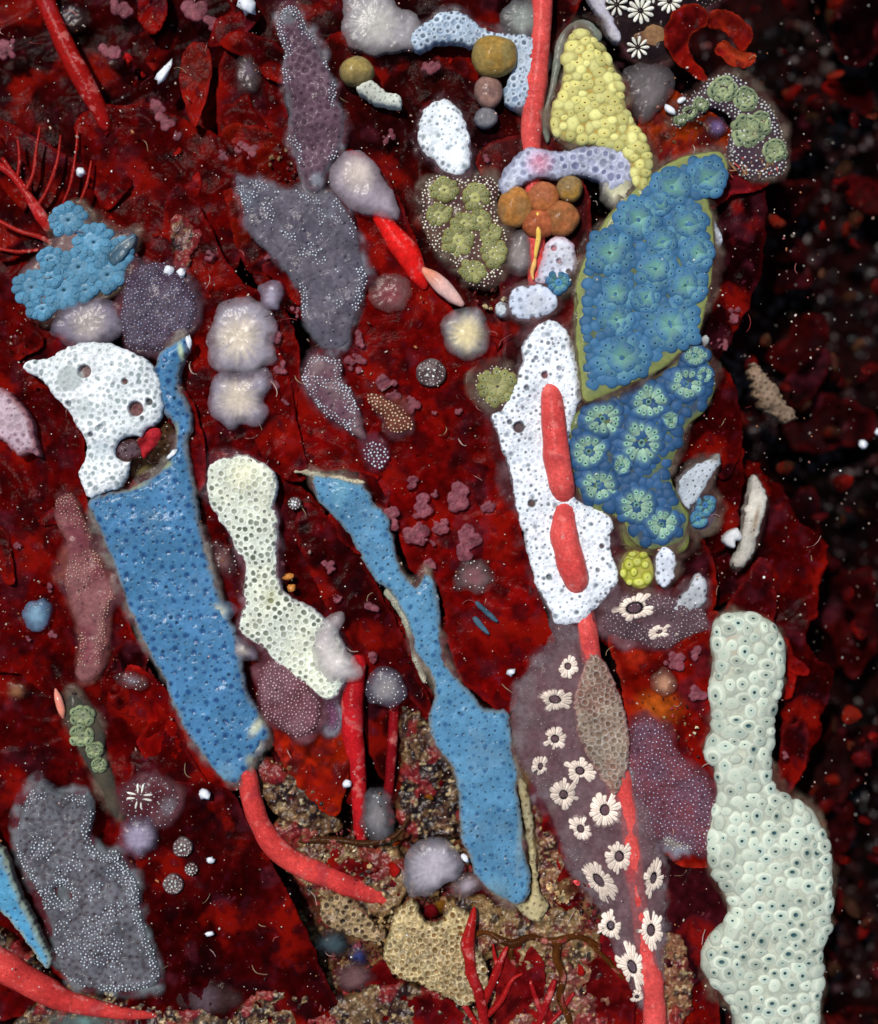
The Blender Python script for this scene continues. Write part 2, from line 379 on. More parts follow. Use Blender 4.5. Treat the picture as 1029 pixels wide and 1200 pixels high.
def rosette(rt, F, px, py, rx, ry, n, mesh, rot=0, h=7, centre='58b0b0', seed=1, core=.30, wf=1.25, inner=None, dz=0, name='rosette'):
    """a star-shaped system: centre disc with its ring of zooids as sub-parts"""
    r = random.Random(seed); x, y = wp(px, py, F.z0); z = F.at(x, y)-h*.34+dz
    G = Fld(ell(px, py, max(4, rx*core), max(4, ry*core), rot, 10, .1, seed), z+h*.35, 1.3, rag=.4, seed=seed, raw=True); G.dome(h*.3, 5); G.fill(centre)
    G.pits([(x*(D-G.z0)/(D-F.z0), y*(D-G.z0)/(D-F.z0))], [max(1.2, rx*.07)], 1.5, '0c2024')
    d = G.build(name, 'zooid', rt, skirt=h*.3); c, s = math.cos(math.radians(-rot)), math.sin(math.radians(-rot))
    off = r.random()*6
    for k in range(n):
        a = off+2*math.pi*(k+r.uniform(-.22, .22))/n; q = r.uniform(.86, 1.10); ex, ey = rx*math.cos(a), ry*math.sin(a)
        R = math.hypot(ex, ey)*q; aa = math.atan2(ex*s+ey*c, ex*c-ey*s)
        wd = 2*math.pi*math.sqrt(rx*ry)*.76/n*wf*r.uniform(.9, 1.12)
        inst('zooid', mesh, d, x, y, z+r.uniform(-.7, .7), R, wd, h*r.uniform(.85, 1.15), aa)
    if inner:
        for k in range(inner):
            a = off+.5+2*math.pi*(k+r.uniform(-.2, .2))/inner; ex, ey = rx*.62*math.cos(a), ry*.62*math.sin(a)
            aa = math.atan2(ex*s+ey*c, ex*c-ey*s)
            inst('zooid', mesh, d, x, y, z+h*.5, math.hypot(ex, ey)*r.uniform(.85, 1.1), 2*math.pi*math.sqrt(rx*ry)*.45/inner*wf, h*.55, aa)
    return d
def crown(rt, F, px, py, rx, ry, rot=0, n=12, seed=1, c1='f0dfce', c2='4a302c', hole='120a12', h=2.6, rin=.36, name='crown'):
    """cream star: a ring of small blunt petals, each with a brown midline, round a dark opening"""
    rs = np.random.RandomState(seed); x, y = wp(px, py, F.z0); z = F.at(x, y)+.3; per = 10; seg = n*per; a = np.arange(seg)/seg*2*math.pi; k = np.arange(seg)//per; f = (np.arange(seg) % per)/per
    a = a+.10*np.sin(3*a+seed)+.05*np.sin(7*a+seed*2); amp = 1+.42*(rs.rand(n)[k]-.5)-.30*((rs.rand(n) < .12)[k]); gap = (f < .06) | (f > .94); mid = (f > .42) & (f < .58); br = (rs.rand(n)*.25+.78)[k]
    R = [0, rin*.45, rin*.62, rin*.85, rin, rin*1.15, .58, .72, .84, .94, 1.0]; V = [(0, 0, -.8)]; cc = [K('3a3440')]; pet = np.sin(np.pi*f)**.35
    for j, r in enumerate(R[1:]):
        ro = (1-.16*(1-pet))*amp; rr = np.where(r > rin, rin+(r-rin)*(ro-rin)/(1-rin), r*(1+.06*rs.randn(seg)*(r > rin*.8)))
        for i in range(seg):
            hh = math.sin(math.pi*min(1, max(0, (r-rin*.75)/(1-rin*.75)))**.75)
            zz = -.8 if r < rin*.7 else h*hh*(.25+.75*pet[i]) if r < 1 else -1.2
            c = K('4c4450') if r < rin*.55 else K(hole) if r < rin*.9 else K(c1)*br[i]
            if r >= rin*.9:
                if gap[i]: c = c*.35+K(c2)*.65
                elif mid[i] and rin*1.1 < r < .9: c = c*.4+K('6a3a30')*.6
                if r == 1.0: c = c*.6+K('6c5058')*.4
            V.append((rr[i]*math.cos(a[i]), rr[i]*math.sin(a[i]), zz)); cc.append(c)
    V = np.array(V); xs, ys = V[:, 0]*rx, V[:, 1]*ry; cr, sr = math.cos(math.radians(-rot)), math.sin(math.radians(-rot))
    V = np.stack([x+xs*cr-ys*sr, y+xs*sr+ys*cr, z+V[:, 2]], 1)
    q = np.arange(seg); qn = (q+1) % seg; T = np.stack([np.zeros(seg, int), 1+q, 1+qn], 1); Q = []
    for r in range(len(R)-2):
        o = 1+r*seg; Q.append(np.stack([o+q, o+seg+q, o+seg+qn, o+qn], 1))
    return mk(name, V, [T, np.vstack(Q)], np.array(cc), MATS['zooid'], rt, (x, y, z))
def rim_pts(F, lo, hi, dmin, n=3000, seed=1, thr=None, lam=30):
    cond = (F.sd < hi)
    if thr is not None: cond &= fbm(F.X, F.Y, lam, F.seed+seed+70, 2) > thr
    return F.scat(dmin, lo, n, seed, cond)
# ================================================================ THE SETTING: rocky seabed
def seabed_h(X, Y):
    px = X+514.5; py = 600-Y
    h = -75+(fbm(X, Y, 160, 1, 4)-.5)*70+(fbm(X, Y, 28, 4, 3)-.5)*26
    h = h-170*sm(800, 1000, px+.12*(600-py))
    bot = sm(930, 1010, py)*sm(330, 420, px)*(1-sm(690, 780, px)); h = h+bot*62
    return h
def axis(a, b, s, far): return np.concatenate([np.linspace(-far, a-40, 12), np.arange(a, b, s), np.linspace(b+40, far, 12)])
xs, ys = axis(-700, 700, 6, 5000), axis(-760, 760, 6, 5000); X, Y = np.meshgrid(xs, ys); Z = seabed_h(X, Y)
t = sm(.42, .62, fbm(X, Y, 60, 8, 4))[..., None]; Cb = K('300a0a')*(1-t)+K('140506')*t
Cb = Cb*(1-.75*sm(300, 430, X))[..., None]  # background shade painted in: seabed colour darkens towards the right
bot = (sm(930, 1010, 600-Y)*sm(330, 420, X+514.5)*(1-sm(690, 780, X+514.5)))[..., None]; t2 = sm(.4, .6, fbm(X, Y, 20, 5, 3))[..., None]
Cb = Cb*(1-bot)+(K('6a4a30')*t2+K('45180f')*(1-t2))*bot
h_, w_ = X.shape; J, I = np.meshgrid(np.arange(h_-1), np.arange(w_-1), indexing='ij'); a = (J*w_+I).ravel()
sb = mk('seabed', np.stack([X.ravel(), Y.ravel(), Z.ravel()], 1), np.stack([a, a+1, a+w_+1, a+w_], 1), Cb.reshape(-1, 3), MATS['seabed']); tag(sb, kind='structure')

# ================================================================ SEAWEED BLADES (red algae)
def blade(pts, z, c1, c2, label, tilt=(0, 0), und=7, lam=70, rag=3.0, seed=1, mat='algae', edge='a01c18', ea=.22, curl=0, group=None, step=3.2, spots=None, cuts=(), name='red_seaweed', cat='seaweed', dk=1.0):
    F = Fld(pts, z, step, rag=rag, lam=14, seed=seed, tilt=tilt)
    for c in cuts: F.cut(*c)
    F.fill(c1, c2, 55, 0, .16); F.bump(und*.8, lam, 1, 2); F.bump(.9, 15, 5, 3); rd = random.Random(seed*7); rx_, ry_ = rd.uniform(-.09, .09), rd.uniform(-.09, .09); q_ = min(1, 70/max(np.ptp(F.xs), np.ptp(F.ys))); F.Z += q_*(rx_*(F.X-F.c[0])+ry_*(F.Y-F.c[1]))
    rg = 1-np.abs(fbm(F.X*math.cos(seed)+F.Y*math.sin(seed), (F.Y*math.cos(seed)-F.X*math.sin(seed))*.3, 26, seed+11, 2)-.5)*9; F.Z += np.clip(rg, 0, 1)**2*1.8
    F.C *= np.array([.66, .36, .36])*dk*random.Random(seed*3+1).uniform(.55, 1.15); F.mix('481822', sm(.60, .72, fbm(F.X, F.Y, 30, seed+21, 4))*.55); F.mix('16060a', sm(.56, .68, fbm(F.X, F.Y, 22, seed+31, 4))*.6); F.Z += curl*np.exp(-np.clip(F.sd, 0, 99)/14)
    if ea: F.edge(edge, 7, ea)  # brighter rim paints in the red glow of thin edges
    for s_ in (spots or []): F.patch(*s_)
    # faint veins
    o = F.build(name, mat, thick=1.6); return tag(o, label, cat, group), F
R1, R2, R3, R4, R5 = '6c0c0e', '8e120e', '420a0e', 'a41c12', '240608'
blade([(-60, -60), (120, -60), (330, -50), (335, 60), (330, 150), (300, 200), (200, 215), (120, 180), (60, 240), (-60, 260)], -70, '3c0c10', '5c0f10', 'wide dim maroon seaweed blade filling the top left corner', seed=2, und=12, dk=.6)
blade([(-60, 150), (60, 170), (140, 240), (160, 300), (110, 420), (60, 440), (-60, 460)], -48, '560b0c', '7c100e', 'dark red seaweed blade behind the pale blue fuzzy cluster at the left edge', seed=3, dk=.75)
blade([(90, 140), (170, 125), (260, 160), (300, 190), (305, 250), (285, 300), (250, 335), (200, 330), (160, 300), (115, 240)], -28, R1, R2, 'crimson seaweed blade between the pale blue cluster and the grey jelly sheet', seed=4, tilt=(.03, .04), dk=.7)
blade([(208, 215), (240, 250), (262, 300), (285, 330), (280, 350), (240, 350), (222, 325), (205, 290), (192, 250)], -8, R3, R1, 'small dark triangular blade above the milky twin mounds', seed=5)
blade([(225, 48), (236, 50), (246, 60), (248, 85), (243, 115), (234, 145), (228, 152), (222, 138), (213, 112), (209, 85), (213, 62)], 2, '7a2418', '8a2018', 'narrow brownish red leaf hanging alone near the top left', seed=6, und=3, lam=30, step=2, name='leafy_seaweed')
blade([(262, 60), (290, 45), (322, 60), (335, 120), (345, 180), (335, 215), (290, 200), (260, 170), (255, 110)], -35, '5a0c10', '7e130f', 'red blade left of the mauve elongated colony', seed=7, dk=.75)
blade([(215, 375), (240, 345), (290, 335), (335, 365), (352, 420), (345, 500), (320, 550), (262, 560), (225, 520), (215, 450)], -10, R1, '760d0d', 'red blade under the milky twin mounds', seed=8)
blade([(300, 395), (330, 415), (345, 470), (350, 500), (360, 560), (330, 560), (298, 520), (292, 470)], 0, '780c0c', R2, 'smooth deep red blade just right of the lower milky mound', seed=9, und=4)
blade([(-60, 400), (30, 430), (60, 450), (85, 480), (100, 520), (105, 600), (140, 700), (170, 770), (225, 880), (240, 930), (150, 940), (90, 850), (20, 790), (-60, 760)], -12, R1, R2, 'long red blade left of the large blue strap colony', seed=10, tilt=(.03, 0), und=10)
blade([(-60, 720), (30, 740), (100, 800), (140, 850), (160, 940), (175, 1010), (120, 1160), (40, 1190), (-60, 1150)], -34, '560a0c', R1, 'dark red blade under the lower left grey jelly sheet', seed=11)
blade([(148, 780), (200, 810), (250, 890), (285, 920), (260, 925), (215, 905), (165, 885)], -8, '7c0c0c', R4, 'bright red blade right of the greenish strip in the lower left', seed=12, und=8)
blade([(150, 930), (200, 915), (262, 922), (290, 960), (318, 1010), (345, 1060), (375, 1130), (400, 1240), (150, 1240), (168, 1120), (160, 1020)], 4, '3e0709', '560a0c', 'wide dark crimson blade with sharp right edge at the bottom left', seed=13, und=7, tilt=(.02, .02), edge='7a1010')
blade([(235, 560), (262, 530), (330, 560), (365, 580), (420, 660), (480, 740), (505, 800), (500, 850), (470, 860), (430, 800), (400, 850), (390, 930), (350, 925), (315, 880), (290, 820), (270, 740), (245, 650)], -22, '5c0a0c', '7a0f0e', 'red blade behind the white honeycomb colony', seed=14, und=8)
blade([(305, 845), (330, 850), (362, 862), (395, 850), (412, 880), (405, 930), (392, 958), (372, 945), (345, 915), (322, 880)], -2, '8a1a0a', 'a8300e', 'orange red flap below the mauve dotted oval', seed=15, und=6, lam=30, edge='a83010')
blade([(385, 40), (480, 50), (560, 95), (625, 130), (628, 330), (590, 400), (560, 440), (520, 400), (440, 330), (405, 240), (392, 120)], -16, '3a1010', '5c1410', 'dark brownish red blade under the white oval sponge and olive star colony', seed=16, und=10)
blade([(290, -60), (660, -60), (650, 60), (560, 110), (420, 100), (300, 60)], -40, '260a0c', '3c0c0c', 'shadowed blade behind the pale band at the top', seed=17, und=12)
blade([(262, 150), (330, 160), (400, 230), (440, 300), (450, 360), (400, 400), (300, 330), (265, 240)], -22, '7a1008', 'a02a0c', 'orange tinged blade behind the grey jelly sheet', seed=18)
blade([(395, 180), (445, 190), (475, 250), (505, 320), (545, 380), (580, 400), (575, 440), (520, 430), (450, 390), (425, 330), (418, 260)], -4, '7a1210', '98180f', 'narrow red blade running below the milky teardrop', seed=19, und=5)
blade([(425, 345), (480, 350), (540, 395), (585, 440), (590, 520), (605, 590), (618, 650), (640, 720), (650, 762), (618, 792), (598, 838), (560, 815), (530, 780), (515, 690), (480, 665), (455, 590), (430, 555), (345, 552), (330, 520), (345, 470), (365, 420), (400, 380)], 3, '6a0d0c', '860f0d', 'broad smooth dark red blade between the slim blue strap and white sponge', seed=20, und=8, lam=110, tilt=(.02, 0), step=2.8)
blade([(360, 590), (405, 625), (450, 700), (490, 780), (505, 840), (470, 810), (440, 790), (405, 745), (372, 690), (345, 620)], -6, R3, R1, 'narrow shaded blade on the left side of the slim blue strap', seed=21)
blade([(440, 790), (505, 800), (520, 870), (540, 930), (545, 990), (520, 1000), (470, 940), (440, 900), (425, 840)], -38, '2c0a0c', '44100e', 'very dark blade between the red stems and slim blue strap', seed=22)
blade([(600, 730), (660, 735), (700, 760), (740, 850), (760, 960), (790, 1060), (795, 1200), (770, 1230), (700, 1120), (640, 980), (600, 900), (590, 800)], -6, '7a141a', '8c1518', 'long red blade carrying the mauve colony of cream stars', seed=23, und=4)
blade([(712, 745), (760, 752), (800, 748), (838, 715), (850, 760), (845, 860), (842, 960), (838, 1010), (800, 1015), (770, 990), (748, 950), (738, 880), (728, 800)], 0, 'a42012', '98180e', 'orange red blade left of the pale green bubbly colony', seed=24, und=5, edge='e0402a', spots=[(770, 830, 40, 'b8581a', .8, .9, 30), (745, 770, 20, 'c03018', .6, .9)])
blade([(760, 985), (800, 998), (835, 1010), (850, 1050), (852, 1080), (828, 1105), (820, 1150), (790, 1155), (770, 1090)], -5, '34151e', '4a1a24', 'dusky purple blade at the foot of the pale green bubbly colony', seed=25, edge='5a2a38')
blade([(740, 1080), (790, 1080), (830, 1130), (845, 1200), (840, 1240), (740, 1240), (750, 1150)], -14, '8a0f10', '6a0b0d', 'red blade at the bottom edge beside the lowest cream star', seed=26)
blade([(795, 600), (850, 585), (870, 540), (905, 560), (935, 605), (968, 640), (962, 700), (945, 745), (930, 760), (900, 715), (850, 705), (815, 705), (790, 660)], -62, '5a080c', '78100f', 'dark red frilled blade behind the two long white sponge fingers', seed=27, und=14, rag=8, dk=.6, ea=.05)
blade([(915, 745), (935, 740), (955, 765), (975, 800), (955, 870), (930, 900), (918, 860)], -60, '50090c', '6c0e10', 'torn dark red blade at the right of the pale green bubbly colony', seed=28, rag=8, dk=.6, ea=.05)
blade([(842, 430), (862, 455), (872, 520), (850, 562), (815, 535), (786, 552), (798, 505), (820, 470)], -12, '4c0a0e', '6a0e10', 'dark red pointed blade right of the lower blue star colony', seed=29, rag=5, dk=.7, ea=.05)
blade([(842, 225), (892, 215), (895, 290), (880, 355), (855, 402), (832, 432), (818, 402), (832, 345), (836, 285)], -26, '330a12', '4a0c14', 'maroon blade hugging the right side of the big blue star colony', seed=30, rag=5, dk=.6, ea=.05)
blade([(770, 95), (800, 110), (855, 150), (850, 185), (800, 190), (760, 215), (745, 180), (752, 120)], -2, '6c1a08', '9a4410', 'rusty orange blade between the yellow and blue colonies', seed=31, und=6)
blade([(840, 190), (880, 205), (905, 210), (892, 222), (855, 232), (820, 258), (822, 232)], -5, 'b01c20', '8c1014', 'bright red rim below the right hand olive colony', seed=32, und=3)
blade([(838, 480), (870, 530), (868, 600), (852, 640), (825, 650), (808, 610), (838, 560)], -32, '44080c', '640d10', 'shaded red blade between the grey spotted lobe and long white sponge finger', seed=33, rag=6, dk=.7, ea=.05)
blade([(470, 915), (560, 985), (560, 1060), (640, 1060), (660, 960), (640, 900), (612, 900)], -28, '4c0d10', '661214', 'red blade passing under the lower end of the slim blue strap', seed=34)
rb = random.Random(41)
for i in range(26):   # dim blades in the deep background, its shade put into their colours
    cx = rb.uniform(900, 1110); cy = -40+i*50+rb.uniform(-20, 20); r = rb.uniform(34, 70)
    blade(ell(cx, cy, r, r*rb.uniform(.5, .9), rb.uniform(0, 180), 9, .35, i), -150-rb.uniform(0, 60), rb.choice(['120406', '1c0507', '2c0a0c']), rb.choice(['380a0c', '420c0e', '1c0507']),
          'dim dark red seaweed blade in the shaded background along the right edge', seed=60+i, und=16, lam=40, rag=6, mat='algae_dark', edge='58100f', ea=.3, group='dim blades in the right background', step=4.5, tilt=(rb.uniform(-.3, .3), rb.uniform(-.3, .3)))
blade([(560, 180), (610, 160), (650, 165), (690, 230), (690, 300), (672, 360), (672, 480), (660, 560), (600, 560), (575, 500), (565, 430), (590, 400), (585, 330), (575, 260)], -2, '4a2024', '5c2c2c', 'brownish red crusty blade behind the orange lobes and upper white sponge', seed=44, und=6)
blade([(140, 470), (200, 450), (230, 480), (240, 560), (200, 620), (130, 620), (110, 560)], 2, '5a0c10', '7c1014', 'dark red blade glimpsed through the hollow of the left white sponge', seed=45, und=5)
blade([(700, 580), (760, 590), (830, 640), (835, 720), (780, 760), (700, 750), (690, 660)], -14, '3c0c10', '4c1216', 'dark red blade below the lower blue star colony', seed=46)
for i in range(46):   # many small overlapping fronds that crowd the bed
    zones = [(0, 0, 330, 420), (0, 0, 330, 420), (300, 40, 640, 330), (0, 560, 160, 1000), (230, 500, 480, 900), (760, 560, 960, 900), (600, 700, 800, 1180), (400, 420, 620, 820)]
    k = rb.randrange(len(zones)); q = zones[k]; cx, cy = rb.uniform(q[0], q[2]), rb.uniform(q[1], q[3]); r = rb.uniform(16, 38)
    nm = ['upper left', 'upper left', 'upper centre', 'far left', 'honeycomb side', 'right hand', 'star jelly side', 'broad central'][k]
    blade(ell(cx, cy, r*rb.uniform(1, 1.7), r*rb.uniform(.4, .7), rb.uniform(0, 180), 9, .3, i), [-24, -30, -10, -4, -6, -50, -2, 0][k]+rb.uniform(-3, 4), rb.choice(['4a0a0e', '6a0d10', '3a080c', '7c1412']), rb.choice(['5c0c10', '8a1612', '2c070a']),
          'small torn frond among '+nm+' blades', seed=100+i, und=5, lam=30, rag=3.5, group='small torn fronds crowded between the big blades', step=3)
blade([(420, 1150), (450, 1130), (480, 1160), (530, 1175), (560, 1240), (400, 1240)], 2, '5a0c12', '7a1418', 'dark red blade half burying the lower edge of the golden mat', seed=47, rag=6, und=6)
blade([(590, 1120), (625, 1110), (640, 1150), (650, 1240), (585, 1240), (578, 1180)], 2, '6a1216', '8c2224', 'ragged red blade among the bottom forked weeds', seed=48, rag=8, und=8)
blade([(385, 1000), (430, 1010), (470, 1040), (465, 1062), (430, 1060), (395, 1040)], -2, '7a1c1e', '8c2a2a', 'ragged pinkish red blade at the end of the curved coral stem', seed=49, rag=8, und=8)
blade([(690, 1120), (730, 1130), (745, 1180), (740, 1240), (680, 1240), (676, 1170)], 0, '5a1014', '7a1a1a', 'ragged red blade left of the lowest cream stars', seed=50, rag=8, und=8)
# small scraps of weed caught between the blades
def scraps(name, n, box, zr, pal, seed, size=(5, 16)):
    r = random.Random(seed); V = []; Q = []; cc = []
    for i in range(n):
        px, py = r.uniform(box[0], box[2]), r.uniform(box[1], box[3]); z = r.uniform(*zr); x, y = wp(px, py, z)
        L = r.uniform(*size); w_ = L*r.uniform(.2, .5); a = r.random()*6.28; m = 5; b = len(V); c = K(r.choice(pal))*r.uniform(.6, 1.2)
        for k in range(m+1):
            t = k/m; hw = w_*math.sin(math.pi*(.08+.88*t))**.7; lx = (t-.5)*L; zz = z+r.uniform(-2, 2)+4*math.sin(3*t+i)
            for s_ in (-1, 1):
                ly = s_*hw+2*math.sin(4*t+i); V.append((x+lx*math.cos(a)-ly*math.sin(a), y+lx*math.sin(a)+ly*math.cos(a), zz+s_*L*.12)); cc.append(c)
            if k: Q.append((b+2*k-2, b+2*k-1, b+2*k+1, b+2*k))
    o = mk(name, np.array(V), np.array(Q), np.array(cc), MATS['algae'], None, np.array(V).mean(0)); sol = o.modifiers.new('thickness', 'SOLIDIFY'); sol.thickness = .0012
    return tag(o, 'loose dark red scraps of seaweed lying among the blades', 'seaweed scraps', kind='stuff')
scraps('seaweed_scraps', 190, (860, 0, 1100, 1200), (-150, -60), ['3c0a0c', '30080a', '4a0e0c', '301c12', '3a2418'], 5, (6, 26))  # right-hand scraps: background shade put into the darker palette
scraps('seaweed_scraps', 50, (120, 60, 640, 420), (-30, -14), ['7a0e10', '8a1610', '5a0a10'], 6, (5, 14))
scraps('seaweed_scraps', 90, (400, 830, 800, 1200), (-20, 0), ['8a1014', 'a01a16', '5a0a10', '6a4410'], 7, (6, 20))

# ================================================================ STEMS
def stem(path, label, col='d42a28', col2='b81c1e', seed=1, **k):
    return tag(tube('stalky_seaweed', path, col, 'stem', None, 18, .09, col2, seed, **k), label, 'seaweed stem')
stem([(42, -30, -25, 11), (62, 20, -22, 11), (85, 70, -20, 12), (104, 105, -20, 12), (122, 140, -26, 9), (128, 160, -36, 5)], 'thick red stem slanting down in the top left corner', '96140f', '82100f', seed=2)
stem([(636, -30, 6, 13), (634, 40, 6, 12), (628, 100, 5, 13), (623, 150, 3, 13), (623, 195, -8, 12), (626, 240, -6, 12), (628, 290, 2, 11), (630, 335, -8, 11), (638, 400, -14, 12), (644, 446, -12, 12), (646, 462, 14, 13), (649, 482, 24, 14.5), (651, 510, 26, 15), (654, 540, 25, 15.5), (660, 570, 22, 14.5), (662, 588, -8, 12), (661, 606, 16, 13.5), (662, 630, 25, 16), (668, 655, 25, 17), (675, 678, 22, 15.5), (679, 696, -6, 12), (688, 740, 4, 13), (692, 775, 2, 14), (705, 830, -2, 13), (722, 890, 4, 13), (735, 950, 4, 13), (742, 1010, 4, 13), (748, 1060, 3, 12), (755, 1110, 4, 13), (765, 1160, 6, 14), (770, 1240, 4, 14)],
     'long coral red stem running top to bottom through the white sponge', 'dc5a54', 'c2423f', seed=3)
stem([(288, 905, 6, 12), (294, 930, 5, 12), (302, 960, 4, 12.5), (322, 992, 2, 13), (352, 1014, 0, 13), (388, 1028, -4, 13), (420, 1042, -10, 12), (455, 1052, -22, 9)], 'coral red stem curving out from under the large blue strap', 'd0453f', 'b23230', seed=4)
stem([(-40, 1110, 14, 19), (0, 1132, 14, 18), (35, 1152, 13, 16.5), (70, 1170, 11, 14), (110, 1182, 8, 10), (150, 1188, 5, 7), (185, 1190, 0, 3)], 'thick coral red stem tapering across the bottom left corner', 'cc443e', 'ac2e2c', seed=5)
stem([(420, 775, -6, 10), (414, 810, -4, 13), (413, 850, -4, 13), (418, 890, -8, 11), (421, 930, -14, 9), (423, 985, -26, 8)], 'upright red stem below the fan shaped milky colony', 'c01c22', 'a0161c', seed=6)
stem([(463, 815, -24, 6), (461, 860, -22, 6), (458, 900, -26, 6), (452, 960, -34, 6)], 'thin dark red stem beneath the small grey beaded ball', '8c1018', '6c0c14', seed=7)
stem([(446, 252, 2, 10), (460, 275, 3, 12), (478, 298, 3, 15), (488, 318, 0, 12), (497, 335, -6, 6)], 'short glowing red wedge of stem under the milky teardrop', 'e02420', 'd41a16', seed=8)
stem([(-20, 185, -20, 5), (15, 205, -18, 5), (35, 232, -16, 5.5), (50, 255, -14, 7), (58, 268, -14, 6)], 'red stem joining the fan of fine branches at the left edge', 'a81c1a', '8e1616', seed=9)

def branching(px, py, z, lines, label, col, name='branched_seaweed', col2=None):
    r = root(name, px, py, z, label, 'seaweed')
    for i, p in enumerate(lines): tube('main_stem' if i == 0 else 'branch', p, col, 'stem', r, 8, .28, col2 or col, i+1, n=5)
    return r
branching(40, 235, -16, [[(52, 262, -14, 4.5), (38, 236, -13, 4), (22, 212, -14, 3), (5, 188, -18, 2.5)], [(32, 225, -13, 3), (40, 205, -12, 2.4), (44, 175, -12, 2), (48, 150, -12, 1.4)], [(44, 245, -13, 3), (58, 220, -11, 2.4), (68, 190, -10, 2), (72, 160, -10, 1.2)], [(74, 245, -14, 2), (84, 215, -12, 2), (90, 180, -12, 1.6), (92, 155, -12, 1)], [(95, 240, -14, 2), (104, 212, -12, 1.8), (108, 190, -12, 1)], [(22, 208, -14, 2), (24, 185, -12, 2), (22, 165, -12, 1.5)], [(0, 260, -16, 2.5), (25, 272, -13, 2.6), (48, 278, -12, 3), (62, 286, -14, 3)], [(-10, 290, -18, 2), (20, 296, -14, 2), (45, 294, -12, 2)]], 'fan of fine red branches above the pale blue fuzzy cluster', '8c1612', col2='a02018')
branching(568, 1195, 10, [[(568, 1240, 8, 9), (567, 1195, 14, 7), (560, 1165, 20, 6), (551, 1135, 26, 7), (549, 1110, 26, 8), (553, 1085, 24, 5), (556, 1066, 20, 2)], [(567, 1175, 10, 5), (578, 1150, 12, 5), (588, 1125, 14, 4.5), (596, 1108, 14, 2.5)], [(558, 1200, 8, 4), (545, 1180, 9, 4), (538, 1160, 10, 3), (530, 1148, 10, 1.5)], [(545, 1110, 13, 4), (541, 1090, 12, 3.5), (540, 1078, 11, 2)], [(572, 1190, 9, 3.5), (588, 1172, 10, 3.5), (600, 1150, 11, 2.5), (612, 1142, 11, 1.4)], [(585, 1140, 13, 3), (580, 1122, 13, 2.5), (578, 1108, 13, 1.2)]], 'dark red forked seaweed standing at the bottom centre', '8a1214', col2='a01a18')
branching(640, 1195, 4, [[(620, 1240, 2, 6), (632, 1200, 4, 5), (642, 1170, 5, 4.5), (650, 1150, 5, 3)], [(636, 1190, 4, 4), (626, 1165, 5, 3), (622, 1150, 5, 2)], [(644, 1200, 4, 3), (660, 1182, 4, 3), (672, 1165, 4, 2)]], 'low red forked seaweed right of the olive brown straps', '8e1418')
branching(655, 1110, 6, [[(525, 1090, 4, 2), (548, 1097, 8, 4), (570, 1093, 7, 3), (598, 1106, 10, 5), (622, 1099, 8, 3.5), (650, 1104, 9, 5), (676, 1098, 8, 3), (702, 1108, 4, 3)], [(655, 1102, 9, 4), (652, 1122, 8, 5), (660, 1145, 9, 4), (656, 1170, 6, 5), (668, 1200, 6, 3.5), (662, 1240, 3, 4)], [(690, 1104, 6, 3), (716, 1130, 5, 3), (742, 1160, 4, 2.5)], [(600, 1106, 8, 3), (598, 1120, 7, 3.5), (606, 1132, 7, 2.5)]], 'olive brown straps crossing at the bottom centre right', '3c1c08', 'strap_seaweed', '5a300c')
branching(400, 990, 0, [[(352, 985, -4, 3), (390, 984, 0, 4), (430, 988, 2, 3.5), (462, 980, 1, 3), (478, 960, -3, 2)]], 'brown strap of weed under the greyish hanging ball', '40220c', 'strap_seaweed')
